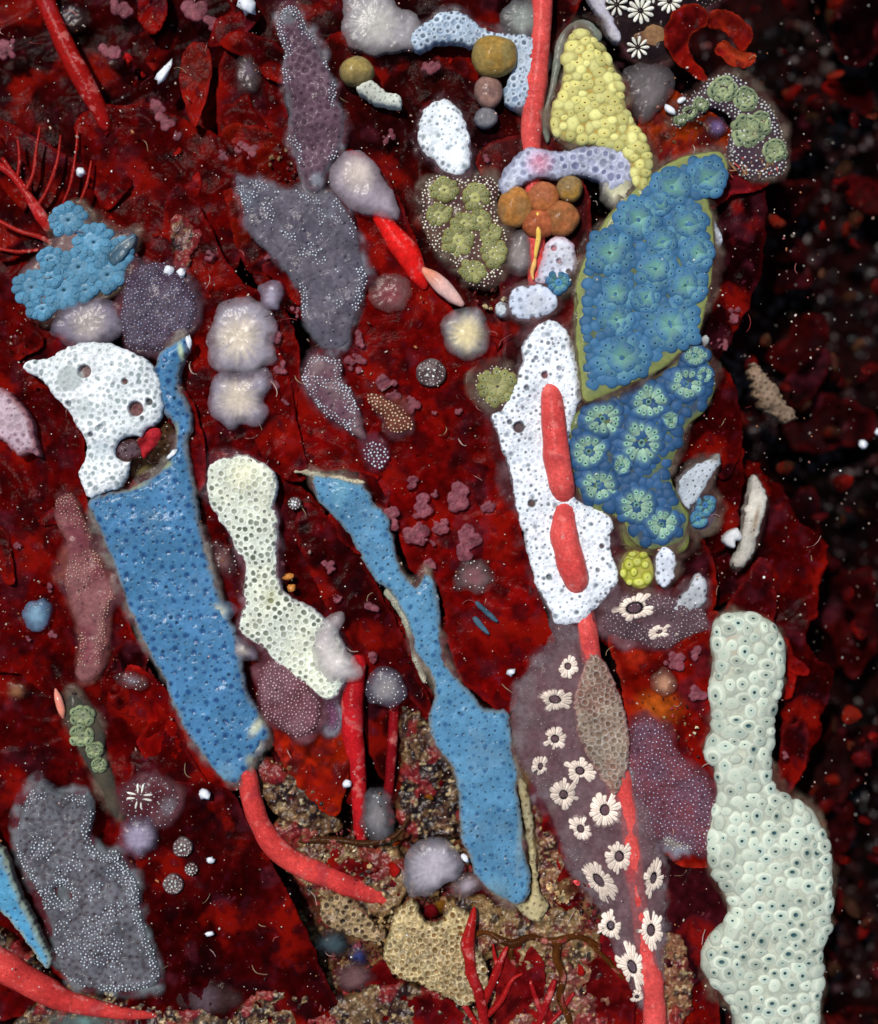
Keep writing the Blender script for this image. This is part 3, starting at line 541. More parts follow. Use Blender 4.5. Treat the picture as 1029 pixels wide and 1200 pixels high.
# ================================================================ PORED CRUSTS AND SPONGES
def filmy(pts, z, H, wd, cA, cB, seed, parent, name='thin_film'):
    """thin see-through skin that creeps out from under a colony over the weed"""
    P = np.array(pts, float); m = P.mean(0); D_ = P-m; L_ = np.linalg.norm(D_, axis=1)[:, None]+1e-6; P2 = m+D_*(1+wd/L_)
    F = Fld([tuple(p) for p in P2], z, 2.2, rag=1, seed=seed+900); F.sd += (fbm(F.X, F.Y, 30, seed+6, 4)-.5)*wd*2.2; F.Z += 1.2; F.dome(H*.35, 12); F.bump(1.6, 12, 1, 3); F.fill(cA, cB, 14, 0, .15)
    F.A = sm(0, wd*1.1, F.sd)*(.35+.6*fbm(F.X, F.Y, 16, seed+8, 3)); F.A = np.clip(F.A, 0, .62)
    return F.build(name, 'gel', parent, skirt=4)
def pored(name, pts, z, H, w_, cA, cB, poreC, label, cat='sponge', d=6.5, pr=(1.2, 2.2), big=(), step=1.25, edge=None, ew=8, ea=.7, seed=1, depth=1.6, bump=2.0, lam=26, mat='sponge', net=None, tilt=(0, 0), rim=None, rag=1.4, rootit=None, cuts=(), bigcol=None, alpha=None, amt=.85, extra=None, dark2=None, skirt=14, film=None, mott=1.0, wisp=.35):
    F = Fld(pts, z, step, lam=7, rag=rag*1.7, seed=seed, tilt=tilt)
    for c in cuts: F.cut(*c)
    F.dome(H, w_); F.bump(bump, lam, 1, 3); F.bump(.5, 6, 8, 2); F.fill(cA, cB, 30, 0, .2); k_ = 1+((fbm(F.X, F.Y, 11, seed+41, 3)-.5)*.5+(fbm(F.X, F.Y, 50, seed+42, 2)-.5)*.5)*mott; F.C *= k_[..., None]
    wis = sm(.60, .75, fbm(F.X, F.Y, 26, seed+43, 4)); F.C = F.C*(1-wisp*wis[..., None])+wisp*wis[..., None]*(F.C*.4+K('b4b4a4')*.6)
    if net:   # a mesh of pale walls round darker cells
        P = F.scat(net[0], -3, 12000, 3); d1, d2, idx = F.voro(P, net[0]*2.2); e = d2-d1; rj = np.random.RandomState(seed)
        ri = (rj.uniform(.36, .66, len(P)+1)*net[0])[idx]; q = (d1+(vn(F.X, F.Y, 3.5, seed)-.5)*1.2)/ri; jit = rj.rand(len(P)+1)[idx]
        cellm = (1-sm(.60, .92, q))*sm(.3, 1.5, e); big_ = fbm(F.X, F.Y, 45, seed+2, 2); jit = np.clip(jit*.8+(big_-.5)*1.6+.1, 0, 1)
        F.Z += net[2]*(np.exp(-((q-.95)/.22)**2)*.5-cellm*.5); F.mix(net[3], cellm*net[4]*(.2+.95*jit))
        F.mix(net[6] if len(net) > 6 else cA, np.exp(-((q-.95)/.16)**2)*.6)
        if len(net) > 5 and net[5]: F.pits([p for i, p in enumerate(P) if (i*7) % 10 < net[5]*10], [1.0]*len(P), .6, '3c4a48', amt=.7)
    if edge: F.edge(edge, ew, ea, alpha=alpha)
    r = random.Random(seed)
    if d:
        P = F.scat(3.0, 1.5, 6000, 29, fbm(F.X, F.Y, 24, seed+44, 3) > .5); F.pits(P, [r.uniform(.45, .9) for _ in P], .5, poreC, None, amt=.4, soft=.6)
        P = F.scat(d, 2.5, 9000, 9, vn(F.X, F.Y, 19, seed+45) > .25); F.pits(P, [(pr[0]+(pr[1]-pr[0])*r.random()**1.6)*(1.4 if r.random() < .1 else 1) for _ in P], depth, poreC, rim, 1.8, .25, amt, .7)
    if dark2:
        P = F.scat(dark2[0], 5, 3000, 19); F.pits(P, [r.uniform(dark2[1], dark2[2]) for _ in P], dark2[5] if len(dark2) > 5 else 1.4, dark2[3], None, 1.7, 0, dark2[4] if len(dark2) > 4 else .8, 1.7)
    for b in big:
        px, py, rr = b[:3]; c = b[3] if len(b) > 3 else bigcol; F.pits([wp(px, py, z)], [rr], 3.5, c, None, 1.5, 1.4, .92, 1.2)
    for e in (extra or []): F.patch(*e)
    o = F.build(name, mat, rootit, skirt=skirt)
    if film: filmy(pts, z, H, film[0], film[1], film[2], seed, o)
    if label: tag(o, label, cat)
    return o, F
# main white sponge round the stem
WP = [(632, 379), (650, 376), (665, 388), (674, 408), (679, 435), (683, 462), (676, 478), (668, 520), (672, 560), (676, 583), (692, 592), (707, 600), (719, 612), (715, 635), (718, 652), (724, 672), (721, 690), (697, 714), (683, 727), (652, 732), (640, 707), (629, 690), (621, 658), (611, 617), (602, 585), (597, 555), (588, 525), (581, 505), (575, 487), (590, 476), (601, 450), (612, 425), (612, 405), (622, 390)]
pored('pored_sponge', WP, 8, 9, 11, 'eef2f6', 'dce4ea', '4a5560', 'large white pored sponge wrapped round the coral red stem', d=6.0, pr=(.7, 2.1), seed=3, bump=3.4, mott=.3, wisp=.1, net=(6.5, 1.6, .8, '9aa8b4', .5, 0, 'f4f7fa'), rim='f4f8fc', step=1.15,
      big=[(608, 501, 6.5, '55585c'), (623, 590, 4.5, '5b5a48'), (643, 676, 3.4, '4c5458'), (638, 440, 4, 'a86a70'), (597, 495, 3, '4a4e58'), (655, 432, 3, '8a8e98'), (668, 597, 3, '6a7078'), (617, 455, 3.2, '70767e'), (628, 420, 2.6, '7a7e88'), (705, 640, 3, '6a7078'), (700, 668, 2.6, '5a6068')], dark2=(22, 2.0, 3.0, '68727c'), film=(16, '6a5458', '4a2c30'))
pored('pored_sponge', [(597, 345), (607, 336), (625, 333), (640, 336), (652, 348), (651, 362), (640, 372), (622, 375), (605, 375), (597, 364)], 14, 8, 9, 'e2e8f4', 'cdd6e6', '8a94a2', 'small smooth white sponge cushion just above the large white sponge', d=9, pr=(1.6, 2.8), seed=5, film=(9, '6a5050', '4a3030'))
pored('pored_sponge', ell(589, 362, 8, 8.5, 0, 10, .08), 13, 6, 7, 'd8dfe4', 'c8d0d4', '8a9498', 'tiny pale ball left of the small white sponge cushion', d=5, pr=(1, 1.5), seed=6)
pored('pored_sponge', [(640, 286), (655, 277), (671, 284), (676, 300), (675, 318), (662, 330), (648, 330), (636, 334), (628, 330), (632, 312)], 14, 7, 9, 'd0d2dc', 'b8bcc8', '8e8a94', 'pale lilac grey sponge patch beside the tiny blue rosette', d=8, pr=(1.4, 2.4), seed=7, edge='c090a0', big=[(649, 291, 3.5, 'a86a74'), (655, 306, 3, 'a08088')])
# white sponge at left with the bite in it
WL = [(28, 430), (36, 423), (60, 419), (76, 408), (100, 401), (130, 403), (155, 412), (176, 426), (187, 445), (191, 468), (190, 487), (180, 500), (168, 510), (155, 530), (150, 552), (142, 570), (122, 577), (104, 583), (98, 570), (93, 553), (101, 536), (103, 520), (92, 500), (78, 480), (62, 462), (51, 446), (38, 439)]
so_, FL = pored('pored_sponge', WL, 26, 10, 14, 'eef2f2', 'd8e0e0', '5c6a6a', None, d=8.5, pr=(.8, 1.9), seed=8, bump=3, mott=.4, wisp=.1, net=(6.8, 1.6, 1.1, '8e9c9c', .85, 0, 'f4f6f6'), cuts=[(153, 526, 19, 15, -20), (180, 512, 12, 12)], rootit=None, amt=.6,
      big=[(99, 435, 7.5, '6a4c4a'), (159, 479, 8.5, '5a1614'), (175, 471, 4, '1c1c24'), (146, 447, 3.5, '5a2c26'), (106, 509, 3, '3c4450'), (167, 490, 2.6, '5a6068'), (80, 473, 3.5, '6a7478'), (118, 500, 3, '98a0a4')],
      extra=[(84, 444, 17, 'a9b2b0', .85, .25), (100, 480, 16, 'aab8b6', .5, .6), (120, 525, 14, 'a2b2b8', .5, .7)])
tag(so_, 'large white sponge with dark brown openings at the top of the blue strap', 'sponge')
o_, _ = pored('brown_membrane', ell(152, 527, 17, 14, -30, 10, .12), 18, 3, 10, '5a4a50', '2c1418', '2a1014', 'greyish brown jelly plug inside the hollow of the left white sponge', cat='sea squirt', d=9, pr=(1.2, 2), seed=9, mat='gel', edge='3a1410')
pored('brown_membrane', [(150, 545), (165, 525), (182, 508), (196, 496), (206, 508), (207, 525), (198, 544), (180, 556), (160, 566)], 12, 4, 8, '3c2818', '1c100c', '0c0606', 'dark olive brown membrane lining the hollow beside the largest blue strap', cat='sea squirt', d=7, seed=91, mat='gel', bump=4, lam=12, extra=[(170, 552, 14, '6a6038', .7, .8, 7, -25)])
pored('red_weed_tuft', [(163, 515), (172, 505), (184, 500), (190, 508), (186, 520), (176, 532), (168, 540), (165, 528)], 18, 5, 6, 'b02830', '6a1218', '2a0a0c', 'bright red scrap of weed poking out beside the hollow white sponge', cat='seaweed', d=0, seed=10, mat='algae', bump=4, lam=9)
# ---------------- blue straps
BL = [(181, 432), (189, 411), (204, 401), (218, 395), (223, 405), (214, 430), (211, 455), (222, 476), (226, 500), (220, 520), (227, 560), (233, 600), (239, 630), (247, 660), (256, 690), (264, 712), (279, 745), (285, 780), (290, 808), (309, 842), (316, 863), (306, 880), (291, 903), (276, 919), (262, 915), (247, 898), (234, 880), (217, 855), (204, 830), (194, 800), (180, 775), (165, 745), (150, 710), (139, 680), (125, 640), (112, 610), (104, 588), (120, 579), (150, 572), (172, 562), (193, 546), (205, 522), (204, 500), (191, 480), (185, 455)]
pored('blue_strap_colony', BL, 16, 9, 13, '4c7ea6', '447498', '0a1c38', 'largest blue strap colony hanging below the left white sponge', cat='sea squirt colony', d=8, pr=(.9, 1.5), seed=11, mott=.45, wisp=.08, edge='8e9494', ew=7, ea=.75, alpha=.45, dark2=(11.5, 1.9, 3.5, '1c4070', .85, .5), bump=2.6, lam=40, mat='tunic', step=1.15,
      extra=[(135, 700, 10, 'a0968e', .6, .9, 30, 20), (145, 740, 8, 'a8a49a', .5, .9, 30, 25), (205, 850, 6, '9aa0a0', .5, .9, 26, 30), (302, 850, 9, 'c8c8a4', .8, .9, 22, 35), (213, 412, 5, 'c8d8a8', .8, .9, 16, -10), (196, 545, 12, 'a8b078', .7, .9, 7, -20), (206, 508, 6, '96a890', .8, .9, 20, 10), (160, 570, 26, 'a8ac80', .6, .9, 6, -15), (295, 890, 11, 'a8a890', .8, .9), (265, 905, 20, '88a8b4', .35, .9)], film=(12, '8a8078', '6a484c'))
BM = [(366, 557), (380, 557), (400, 560), (425, 567), (434, 580), (440, 590), (455, 604), (458, 620), (463, 640), (470, 665), (480, 680), (490, 686), (496, 672), (505, 675), (511, 688), (514, 703), (516, 725), (518, 755), (525, 780), (540, 800), (555, 815), (568, 830), (592, 832), (598, 850), (600, 880), (606, 900), (607, 930), (612, 960), (615, 1000), (622, 1030), (617, 1052), (602, 1059), (580, 1048), (560, 1030), (548, 1000), (540, 980), (538, 940), (530, 900), (514, 880), (505, 860), (502, 840), (509, 815), (505, 795), (494, 775), (484, 760), (480, 740), (470, 715), (455, 692), (440, 680), (425, 655), (405, 620), (385, 600), (372, 585)]
pored('blue_strap_colony', BM, 18, 8, 11, '5a8cac', '5282a2', '08182c', 'slimmer blue strap colony snaking down the centre of the picture', cat='sea squirt colony', d=8.5, pr=(.9, 1.4), seed=12, mott=.45, wisp=.1, edge='8c9ca0', ew=6, ea=.75, alpha=.5, dark2=(14, 1.6, 2.9, '24507c', .75, .4), bump=2.2, lam=34, mat='tunic', step=1.15, extra=[(400, 570, 14, '6a9cae', .6, .8, 40, 10), (470, 720, 7, '9aa8a0', .6, .9, 40, -25), (580, 1045, 26, '7c9aa0', .5, .9), (505, 678, 8, '8ab4c4', .5, .8), (612, 960, 8, '9ca89c', .5, .9, 80, 5)], film=(11, '8a7c6c', '6a4a48'))
pored('tan_margin', [(455, 690), (475, 705), (488, 735), (495, 770), (500, 800), (492, 795), (482, 768), (478, 745), (466, 718), (450, 695)], 15, 4, 5, 'a8a48c', '8c8a78', '5a5448', 'tan beaded margin along the left side of the slim blue strap', cat='sea squirt colony', d=3.6, pr=(.7, 1), seed=13, rim='d0ccb4')
pored('tan_margin', [(600, 1050), (618, 1058), (625, 1035), (618, 990), (612, 950), (606, 910), (612, 905), (622, 940), (627, 990), (632, 1040), (642, 1062), (632, 1080), (612, 1072)], 10, 5, 6, 'b0a47c', '988a64', '6a5a40', 'tan rim around the lower tip of the slim blue strap', cat='sea squirt colony', d=7, seed=14, mat='tunic', film=(14, '7c6844', '5a4030'))
pored('pointed_tip', [(343, 552), (360, 551), (385, 556), (405, 558), (425, 562), (428, 568), (400, 566), (380, 563), (362, 558)], 22, 3, 4, 'b8ac90', '9c9a84', '4a4438', 'thin tan pointed tip capping the slim blue strap', cat='sea squirt colony', d=4, pr=(.6, .9), seed=15)
pored('blue_strap_colony', [(-30, 950), (-5, 985), (8, 1003), (20, 1040), (36, 1070), (50, 1100), (60, 1122), (55, 1134), (40, 1117), (22, 1092), (0, 1068), (-30, 1050)], 6, 7, 8, '4686ac', '5494b4', '16345c', 'narrow blue strip cut off by the lower left edge', cat='sea squirt colony', d=8, pr=(1, 1.6), seed=16, edge='a8a880', mat='tunic')
for pts_, lb_ in [([(556, 706), (562, 706), (578, 720), (584, 728), (578, 728), (564, 716)], 'upper of two thin slate blue streaks low on the broad red blade'), ([(554, 724), (560, 724), (572, 738), (574, 744), (568, 742), (558, 732)], 'lower of two thin slate blue streaks low on the broad red blade'), ([(126, 300), (140, 284), (156, 274), (160, 280), (148, 300), (134, 312)], 'pale blue pointed sliver at the right of the pale blue cluster')]:
    pored('blue_sliver', pts_, 14, 3, 4, '3c5464', '466070', '20384c', lb_, cat='sea squirt colony', d=0, seed=int(pts_[0][0]), mat='tunic', step=1.0, rag=.6)
# ---------------- honeycomb, pale sponges
HC = [(243, 562), (246, 545), (262, 537), (285, 533), (306, 540), (321, 552), (326, 572), (321, 590), (326, 612), (325, 640), (325, 665), (331, 690), (345, 703), (365, 713), (385, 728), (398, 745), (408, 785), (396, 813), (380, 819), (357, 802), (330, 782), (305, 757), (284, 745), (280, 730), (286, 710), (285, 690), (289, 665), (280, 648), (268, 625), (254, 605), (245, 588)]
pored('honeycomb_colony', HC, 14, 10, 12, 'dce2ca', 'ccd4c4', '6c7064', 'white honeycomb textured colony bent like a boot', cat='sea squirt colony', d=0, net=(6.7, 1.7, 2.4, '5c6656', .95, .12, 'fafbf4'), seed=17, bump=3.5, extra=[(318, 700, 12, '9a9a68', .5, .9, 18, 20), (285, 556, 30, 'e8e6c4', .55, .9)], step=1.05, edge='f0f2ea', ew=4, film=(13, '7c6068', '5a3038'))
pored('pored_sponge', [(491, 145), (497, 130), (511, 119), (525, 118), (538, 126), (545, 140), (550, 158), (552, 182), (550, 200), (536, 208), (520, 203), (508, 190), (496, 180), (490, 163)], 12, 12, 14, 'eef4f8', 'dfe7ea', '6f7c84', 'bright white oval sponge standing alone in the upper centre', d=6, pr=(1, 1.9), seed=18, bump=3.4, lam=14, rim='fafcff', dark2=(17, 1.8, 3, '7e8a8e'), film=(12, '5a4448', '3c2024'))
pored('pored_sponge', [(418, 102), (428, 96), (440, 97), (450, 107), (466, 112), (472, 121), (467, 126), (452, 123), (435, 118), (423, 110)], 18, 6, 6, 'dfe2d4', 'd0d4c4', '3a3c38', 'small cream white dotted sponge next to the amber balls', d=6.5, pr=(.9, 1.5), seed=19, tilt=(.1, .3))
pored('pored_band', [(484, 34), (505, 22), (520, 14), (545, 16), (562, 30), (580, 38), (610, 40), (630, 46), (633, 70), (629, 100), (617, 126), (598, 125), (590, 108), (597, 90), (600, 72), (590, 60), (570, 52), (552, 55), (535, 50), (510, 52), (492, 62), (478, 52)], 6, 8, 10, 'b4c4d2', 'a0b2c4', '48586a', 'pale blue grey pored band arching over the top centre', d=7, pr=(1.3, 2.3), seed=20, rim='d4e0ea', bump=3, net=(8, 1.6, 1.6, '60748c', .8), film=(10, '6a6468', '4a3034'))
pored('pored_band', [(583, 218), (592, 198), (606, 180), (622, 172), (655, 177), (690, 171), (724, 172), (742, 190), (742, 214), (716, 226), (702, 213), (682, 207), (655, 211), (635, 208), (612, 218), (595, 229)], 18, 6, 9, 'a9adc2', 'b6bac8', '6a6e8c', 'translucent lilac pored band crossing over the red stem', d=0, net=(9, 1.6, 1.6, '666a88', .8, .5, 'c4c8d8'), seed=21, mat='gel', edge='9a9cb4', alpha=.5, extra=[(632, 192, 22, 'd86a80', .55, .9)])
pored('pored_sponge', [(-30, 440), (-5, 450), (8, 458), (22, 470), (36, 490), (42, 515), (46, 535), (34, 530), (22, 535), (8, 520), (-30, 490)], 8, 6, 9, 'c0aab2', 'b098a4', '7a5a68', 'pinkish white pored patch cut off by the left edge', d=7, pr=(1.3, 2.2), seed=22, edge='a04850', alpha=.5, net=(9, 1.5, .9, '90707e', .5))
pored('pored_sponge', [(842, 529), (830, 538), (812, 546), (797, 558), (794, 575), (798, 590), (806, 598), (815, 590), (825, 577), (833, 560), (843, 545)], 8, 7, 7, 'b4bcc2', 'a2acb4', '30363c', 'grey white spotted lobe with brown tip right of the blue stars', d=6.5, pr=(.9, 1.6), seed=23, extra=[(836, 534, 11, '6a5a4c', .8, .7)], rim='ccd2d6', film=(10, '5c4a44', '3c2420'))
pored('sponge_finger', [(885, 556), (893, 568), (899, 588), (893, 612), (886, 637), (878, 657), (865, 667), (857, 659), (864, 645), (869, 628), (871, 600), (877, 578), (881, 560)], -22, 9, 8, 'b9b4a8', 'a8a296', '6a6258', 'long narrow dirty white sponge finger on the right', d=9, pr=(.8, 1.2), seed=24, bump=3, lam=18, extra=[(884, 610, 5, '7a5c3a', .7, .9, 30, 12)], film=(8, '5a4640', '3a2020'))
pored('sponge_finger', [(849, 628), (858, 619), (868, 622), (869, 633), (862, 634), (860, 642), (850, 638)], -14, 6, 5, 'd8d6d2', 'c8c8c8', '8a8a8a', 'tiny white hooked sponge left of the long narrow finger', d=0, seed=25)
pored('pored_sponge', [(817, 672), (824, 674), (829, 690), (825, 706), (809, 720), (793, 720), (785, 712), (794, 700), (804, 691), (811, 679)], -2, 8, 8, 'b8bcc0', 'a8acb0', '3c4044', 'grey white horn shaped sponge above the pale green colony', d=6.5, pr=(.9, 1.6), seed=26, film=(9, '6a5458', '4a2c30'))
pored('pored_sponge', [(770, 645), (780, 640), (790, 648), (793, 662), (788, 680), (778, 688), (769, 680), (767, 662)], 6, 7, 7, 'e4e8f0', 'd0d6e0', '34404c', 'small white spotted oval beside the lime yellow rosette', d=6.5, pr=(.8, 1.5), seed=27, film=(8, '6a5a50', '4a3030'))
pored('pored_sponge', [(826, 251), (832, 252), (840, 264), (846, 278), (844, 288), (838, 287), (832, 274), (826, 262)], 4, 5, 5, 'dfe6ee', 'c8d2dc', '1c2c4c', 'narrow bright white spotted sliver right of the big blue colony', d=5, pr=(.7, 1.2), seed=28)
pored('pored_sponge', [(818, 400), (826, 394), (831, 397), (828, 404), (822, 408)], 2, 4, 4, 'c8d0d0', 'b0b8b8', '5a6060', 'tiny white chip at the lower right corner of the big blue colony', d=0, seed=29)
pored('tan_sponge', [(879, 430), (893, 430), (905, 445), (915, 462), (925, 474), (935, 490), (925, 494), (908, 488), (895, 480), (888, 472), (884, 455), (877, 442)], -48, 9, 9, '8a7460', '705c4a', '3a2c20', 'beige tattered sponge in the shade on the right', d=7, seed=30, bump=5, lam=10, rag=4)
pored('white_streak', [(684, -20), (705, -10), (712, 10), (722, 28), (728, 45), (722, 50), (712, 42), (705, 25), (694, 8)], 4, 5, 6, 'a8a4b0', 'b4b0bc', '7c7884', 'lilac white streak left of the white star flowers', cat='sponge', d=0, seed=31, bump=3, lam=12)
# ---------------- grey and mauve jelly sheets with white beads
def jelly(name, pts, z, H, cA, cB, label, seed, bead_thr=.52, bw=12, bd=3.2, br=(.9, 1.5), pore='2c2630', d=12, cat='jelly sheet', edge='8a8a96', alpha=.3, ew=8, aall=.82, ins=0, bc='ccd4da', extra=None, bumps=2.6, cuts=(), mot=None, rag=1.8, nb=5000, lumps=None):
    F = Fld(pts, z, 1.5, rag=rag, seed=seed)
    for c in cuts: F.cut(*c)
    F.dome(H, 10); F.bump(bumps, 22, 1, 3); F.fill(cA, cB, 26, 0, .18)
    if lumps:
        P = F.scat(lumps[0], 2, 2500, 77); d1, d2, idx = F.voro(P, lumps[0]*2); e = sm(0, 5, d2-d1); F.Z += e*lumps[1]; F.mix(lumps[2], (1-e)*lumps[3])
    if mot: P = F.scat(mot[0], 2, 4000, 88); F.pits(P, [random.Random(i).uniform(mot[1], mot[2]) for i in range(len(P))], .8, mot[3], None, amt=mot[4], soft=1)
    F.A *= aall; F.edge(edge, ew, .6, alpha=alpha); P = F.scat(d, 4, 4000, 5); r = random.Random(seed)
    F.pits(P, [r.uniform(.8, 1.6) for _ in P], 1.2, pore, None, amt=.8)
    for e in (extra or []): F.patch(*e)
    rt = root(name, *(np.mean(np.array(pts), 0)), z, label, cat); filmy(pts, z, H*.6, 11, edge, '5a343c', seed, F.build('jelly', 'gel', rt))
    P = rim_pts(F, .5, bw, bd, nb, 1, bead_thr); br = (br[0]*.7, br[1]*.95)
    if ins: P += F.scat(bd*1.1, 3, 6000, 15, fbm(F.X, F.Y, 20, seed+33, 3) > ins)
    beads(F, rt, P, br, bc); return rt, F
jelly('mauve_jelly_sheet', [(330, 15), (340, 7), (352, 13), (361, 35), (372, 50), (384, 75), (393, 100), (395, 118), (403, 130), (405, 155), (401, 175), (392, 190), (384, 206), (379, 222), (368, 229), (357, 222), (350, 205), (345, 180), (336, 160), (339, 130), (334, 105), (331, 80), (333, 60), (326, 45), (325, 28)], 16, 9, '5c4450', '6c5460', 'tall mauve colony with white beads down its right side', 101, .45, 9, 2.9, pore='241820', d=9, edge='8c8890', mot=(8, 2, 3.6, '3c2632', .55), extra=[(338, 22, 13, '7c848a', .7, .6), (372, 212, 12, 'a0aab4', .6, .8), (345, 20, 4, '1c1a20', .8, .5)])
jelly('grey_jelly_sheet', [(276, 207), (300, 212), (330, 222), (350, 223), (372, 232), (390, 224), (402, 240), (415, 262), (421, 285), (426, 315), (432, 326), (426, 338), (424, 352), (415, 376), (410, 395), (398, 409), (380, 409), (362, 388), (352, 368), (353, 345), (340, 325), (318, 300), (298, 282), (286, 265), (284, 240)], 14, 6, '65606a', '57535e', 'large smooth grey jelly sheet in the upper left centre', 102, .56, 8, 3, pore='1e2230', d=11, edge='7c7c86', ins=.66, lumps=(34, .9, '7c7a84', .18), extra=[(290, 235, 20, '66707c', .5, .9), (385, 250, 10, '7a8088', .4, .8)])
jelly('grey_jelly_sheet', [(357, 430), (368, 417), (386, 417), (401, 425), (401, 445), (413, 460), (421, 480), (426, 500), (430, 516), (415, 511), (395, 496), (375, 481), (362, 465), (354, 445)], 13, 6, '6a4c56', '7c6468', 'pinkish grey jelly lobe below the large smooth grey sheet', 103, .5, 8, 3, d=12, ins=.62, extra=[(372, 428, 14, '9a8484', .7, .8)], edge='7a5a62')
jelly('beaded_scrap', [(428, 522), (440, 518), (452, 526), (455, 538), (446, 548), (434, 545), (426, 535)], 12, 4, '3c2028', '58303c', 'small dark scrap covered in silver beads above the slim blue strap', 104, .0, 30, 3.4, (1.1, 1.8), d=20, edge='6a3040')
jelly('grey_jelly_sheet', [(50, 914), (68, 926), (88, 929), (105, 934), (110, 951), (106, 978), (113, 992), (122, 1000), (136, 992), (150, 1012), (163, 1036), (167, 1070), (178, 1104), (188, 1131), (184, 1154), (146, 1160), (116, 1159), (82, 1147), (68, 1124), (58, 1077), (41, 1036), (26, 1012), (19, 985), (25, 951), (34, 930)], 12, 8, '5a5c62', '6c6c72', 'large rough grey jelly sheet in the lower left corner', 105, .42, 9, 3.1, d=8, pore='2e1c20', ins=.57, edge='7c8488', cuts=[(75, 1047, 10, 8, 30, 2)], lumps=(19, 1.6, '44343c', .35), mot=(7, 1.5, 2.8, '48383c', .5), bumps=4)
jelly('round_speckled_disc', ell(177, 939, 34, 31, 10, 14, .05, 4), 8, 4, '50242a', '6a4a4e', 'round speckled brownish disc marked with a white cross', 106, .0, 30, 5.5, (.7, 1.1), d=9, edge='6a4448', extra=[(200, 945, 18, '7a787e', .6, .9)])
jelly('speckled_mat', [(150, 325), (170, 309), (200, 311), (219, 330), (232, 362), (224, 386), (204, 405), (178, 413), (150, 405), (143, 370)], 8, 8, '4c3c4c', '5a505c', 'dark violet mat glittering with silver specks below the pale blue cluster', 107, .0, 60, 3.4, (.6, 1.25), d=9, edge='5a4650', bc='a8acc8', nb=6000, bumps=4)
jelly('speckled_oval', [(302, 802), (310, 781), (325, 772), (340, 779), (356, 795), (370, 815), (376, 840), (366, 858), (347, 863), (326, 851), (309, 835)], 12, 8, '6c444c', '7a5860', 'mauve dotted oval at the foot of the honeycomb colony', 108, .0, 60, 3.4, (.9, 1.5), d=40, edge='7a5058', bc='caa6a8', nb=6000)
jelly('speckled_strip', [(378, 785), (395, 815), (400, 840), (392, 856), (380, 848), (378, 820)], 4, 4, '6a4058', '5c3448', 'violet dotted patch right of the mauve dotted oval', 109, 0, 60, 4, (.8, 1.2), d=40, bc='b48ab0')
jelly('bryozoan_net', [(738, 852), (758, 840), (776, 850), (792, 875), (812, 900), (833, 920), (838, 960), (826, 1000), (802, 996), (780, 985), (756, 981), (744, 940), (736, 900)], 8, 5, '70505e', '7c4a54', 'violet grey lace mat with white glints left of the pale green colony', 110, .0, 80, 4.0, (.6, 1.05), pore='3a1c28', d=7, edge='8a4048', alpha=.3, aall=.6, bc='ccd0e4', nb=7000)
jelly('grit_patch', [(778, 980), (800, 985), (808, 994), (790, 996), (776, 990)], 12, 2, '8a8078', '9a9088', 'tiny pale beaded patch below the violet lace mat', 111, 0, 50, 3, (.9, 1.3), d=30, bc='d0c8b8')
jelly('beaded_tan_oval', [(430, 464), (440, 460), (455, 468), (470, 478), (483, 492), (481, 503), (468, 508), (455, 505), (448, 490), (436, 478)], 14, 6, '6a3c30', '7c4a3a', 'tan oval covered in rows of beads near the centre', 112, 0, 40, 3.5, (1.1, 1.7), d=40, bc='d8b898', edge='6a3028', alpha=.8)
jelly('translucent_crust', [(66, 585), (85, 578), (97, 600), (112, 640), (128, 672), (140, 700), (128, 712), (125, 745), (120, 785), (105, 800), (88, 790), (92, 750), (82, 710), (74, 680), (78, 640), (66, 610)], 4, 5, '7a4048', '8c5c5c', 'long translucent pinkish crust left of the largest blue strap', 113, .5, 10, 3, (.7, 1.2), d=14, edge='8a5048', alpha=.3, bc='c8a890', ins=.58)
F_ = jelly('star_jelly_sheet', [(652, 733), (680, 735), (694, 758), (700, 800), (716, 860), (737, 910), (760, 948), (772, 985), (778, 1040), (780, 1100), (776, 1142), (752, 1174), (735, 1152), (715, 1105), (698, 1060), (668, 1010), (648, 965), (628, 925), (611, 900), (599, 862), (599, 820), (612, 792), (634, 765)], 10, 6, '6e5458', '7c6064', 'long mauve jelly sheet studded with cream stars', 114, .42, 16, 6.0, (.5, .85), d=200, edge='84787c', alpha=.1, ew=26, aall=.54, bc='a8989c', ins=.6, extra=[(612, 830, 22, '8c8486', .5, .9, 50, 10), (640, 960, 9, 'a09488', .6, .9, 60, 25), (722, 920, 14, 'c84a50', .5, .9, 46, 10), (738, 1010, 12, 'cc3a40', .6, .9, 36, 0)])
for i, c in enumerate([(665, 780, 12, 13), (650, 819, 22, 15, 5), (650, 865, 15, 15), (633, 897, 9, 13, 10), (679, 902, 17, 15, 15), (660, 930, 16, 17), (708, 948, 18, 21, 0), (680, 970, 13, 16, -20), (725, 1002, 17, 20), (701, 1030, 14, 29, -38), (765, 1027, 11, 22, 12), (715, 1083, 15, 18, 0), (762, 1088, 15, 23, 0), (740, 1131, 16, 27, -22), (746, 1166, 8, 7, 0)]):
    crown(F_[0], F_[1], c[0], c[1], c[2], c[3], c[4] if len(c) > 4 else 0, n=max(9, int((c[2]+c[3])*.46)), seed=i)
F_ = jelly('star_jelly_sheet', [(704, 714), (716, 700), (740, 690), (775, 697), (802, 703), (822, 711), (832, 735), (806, 746), (776, 760), (745, 752), (720, 745), (706, 735)], 4, 5, '564248', '624a50', 'grey brown jelly patch with one big cream ring below the large white sponge', 115, .3, 20, 3.8, (.6, 1.1), d=100, edge='7a5a60', ins=.5, bc='c0b8b8')
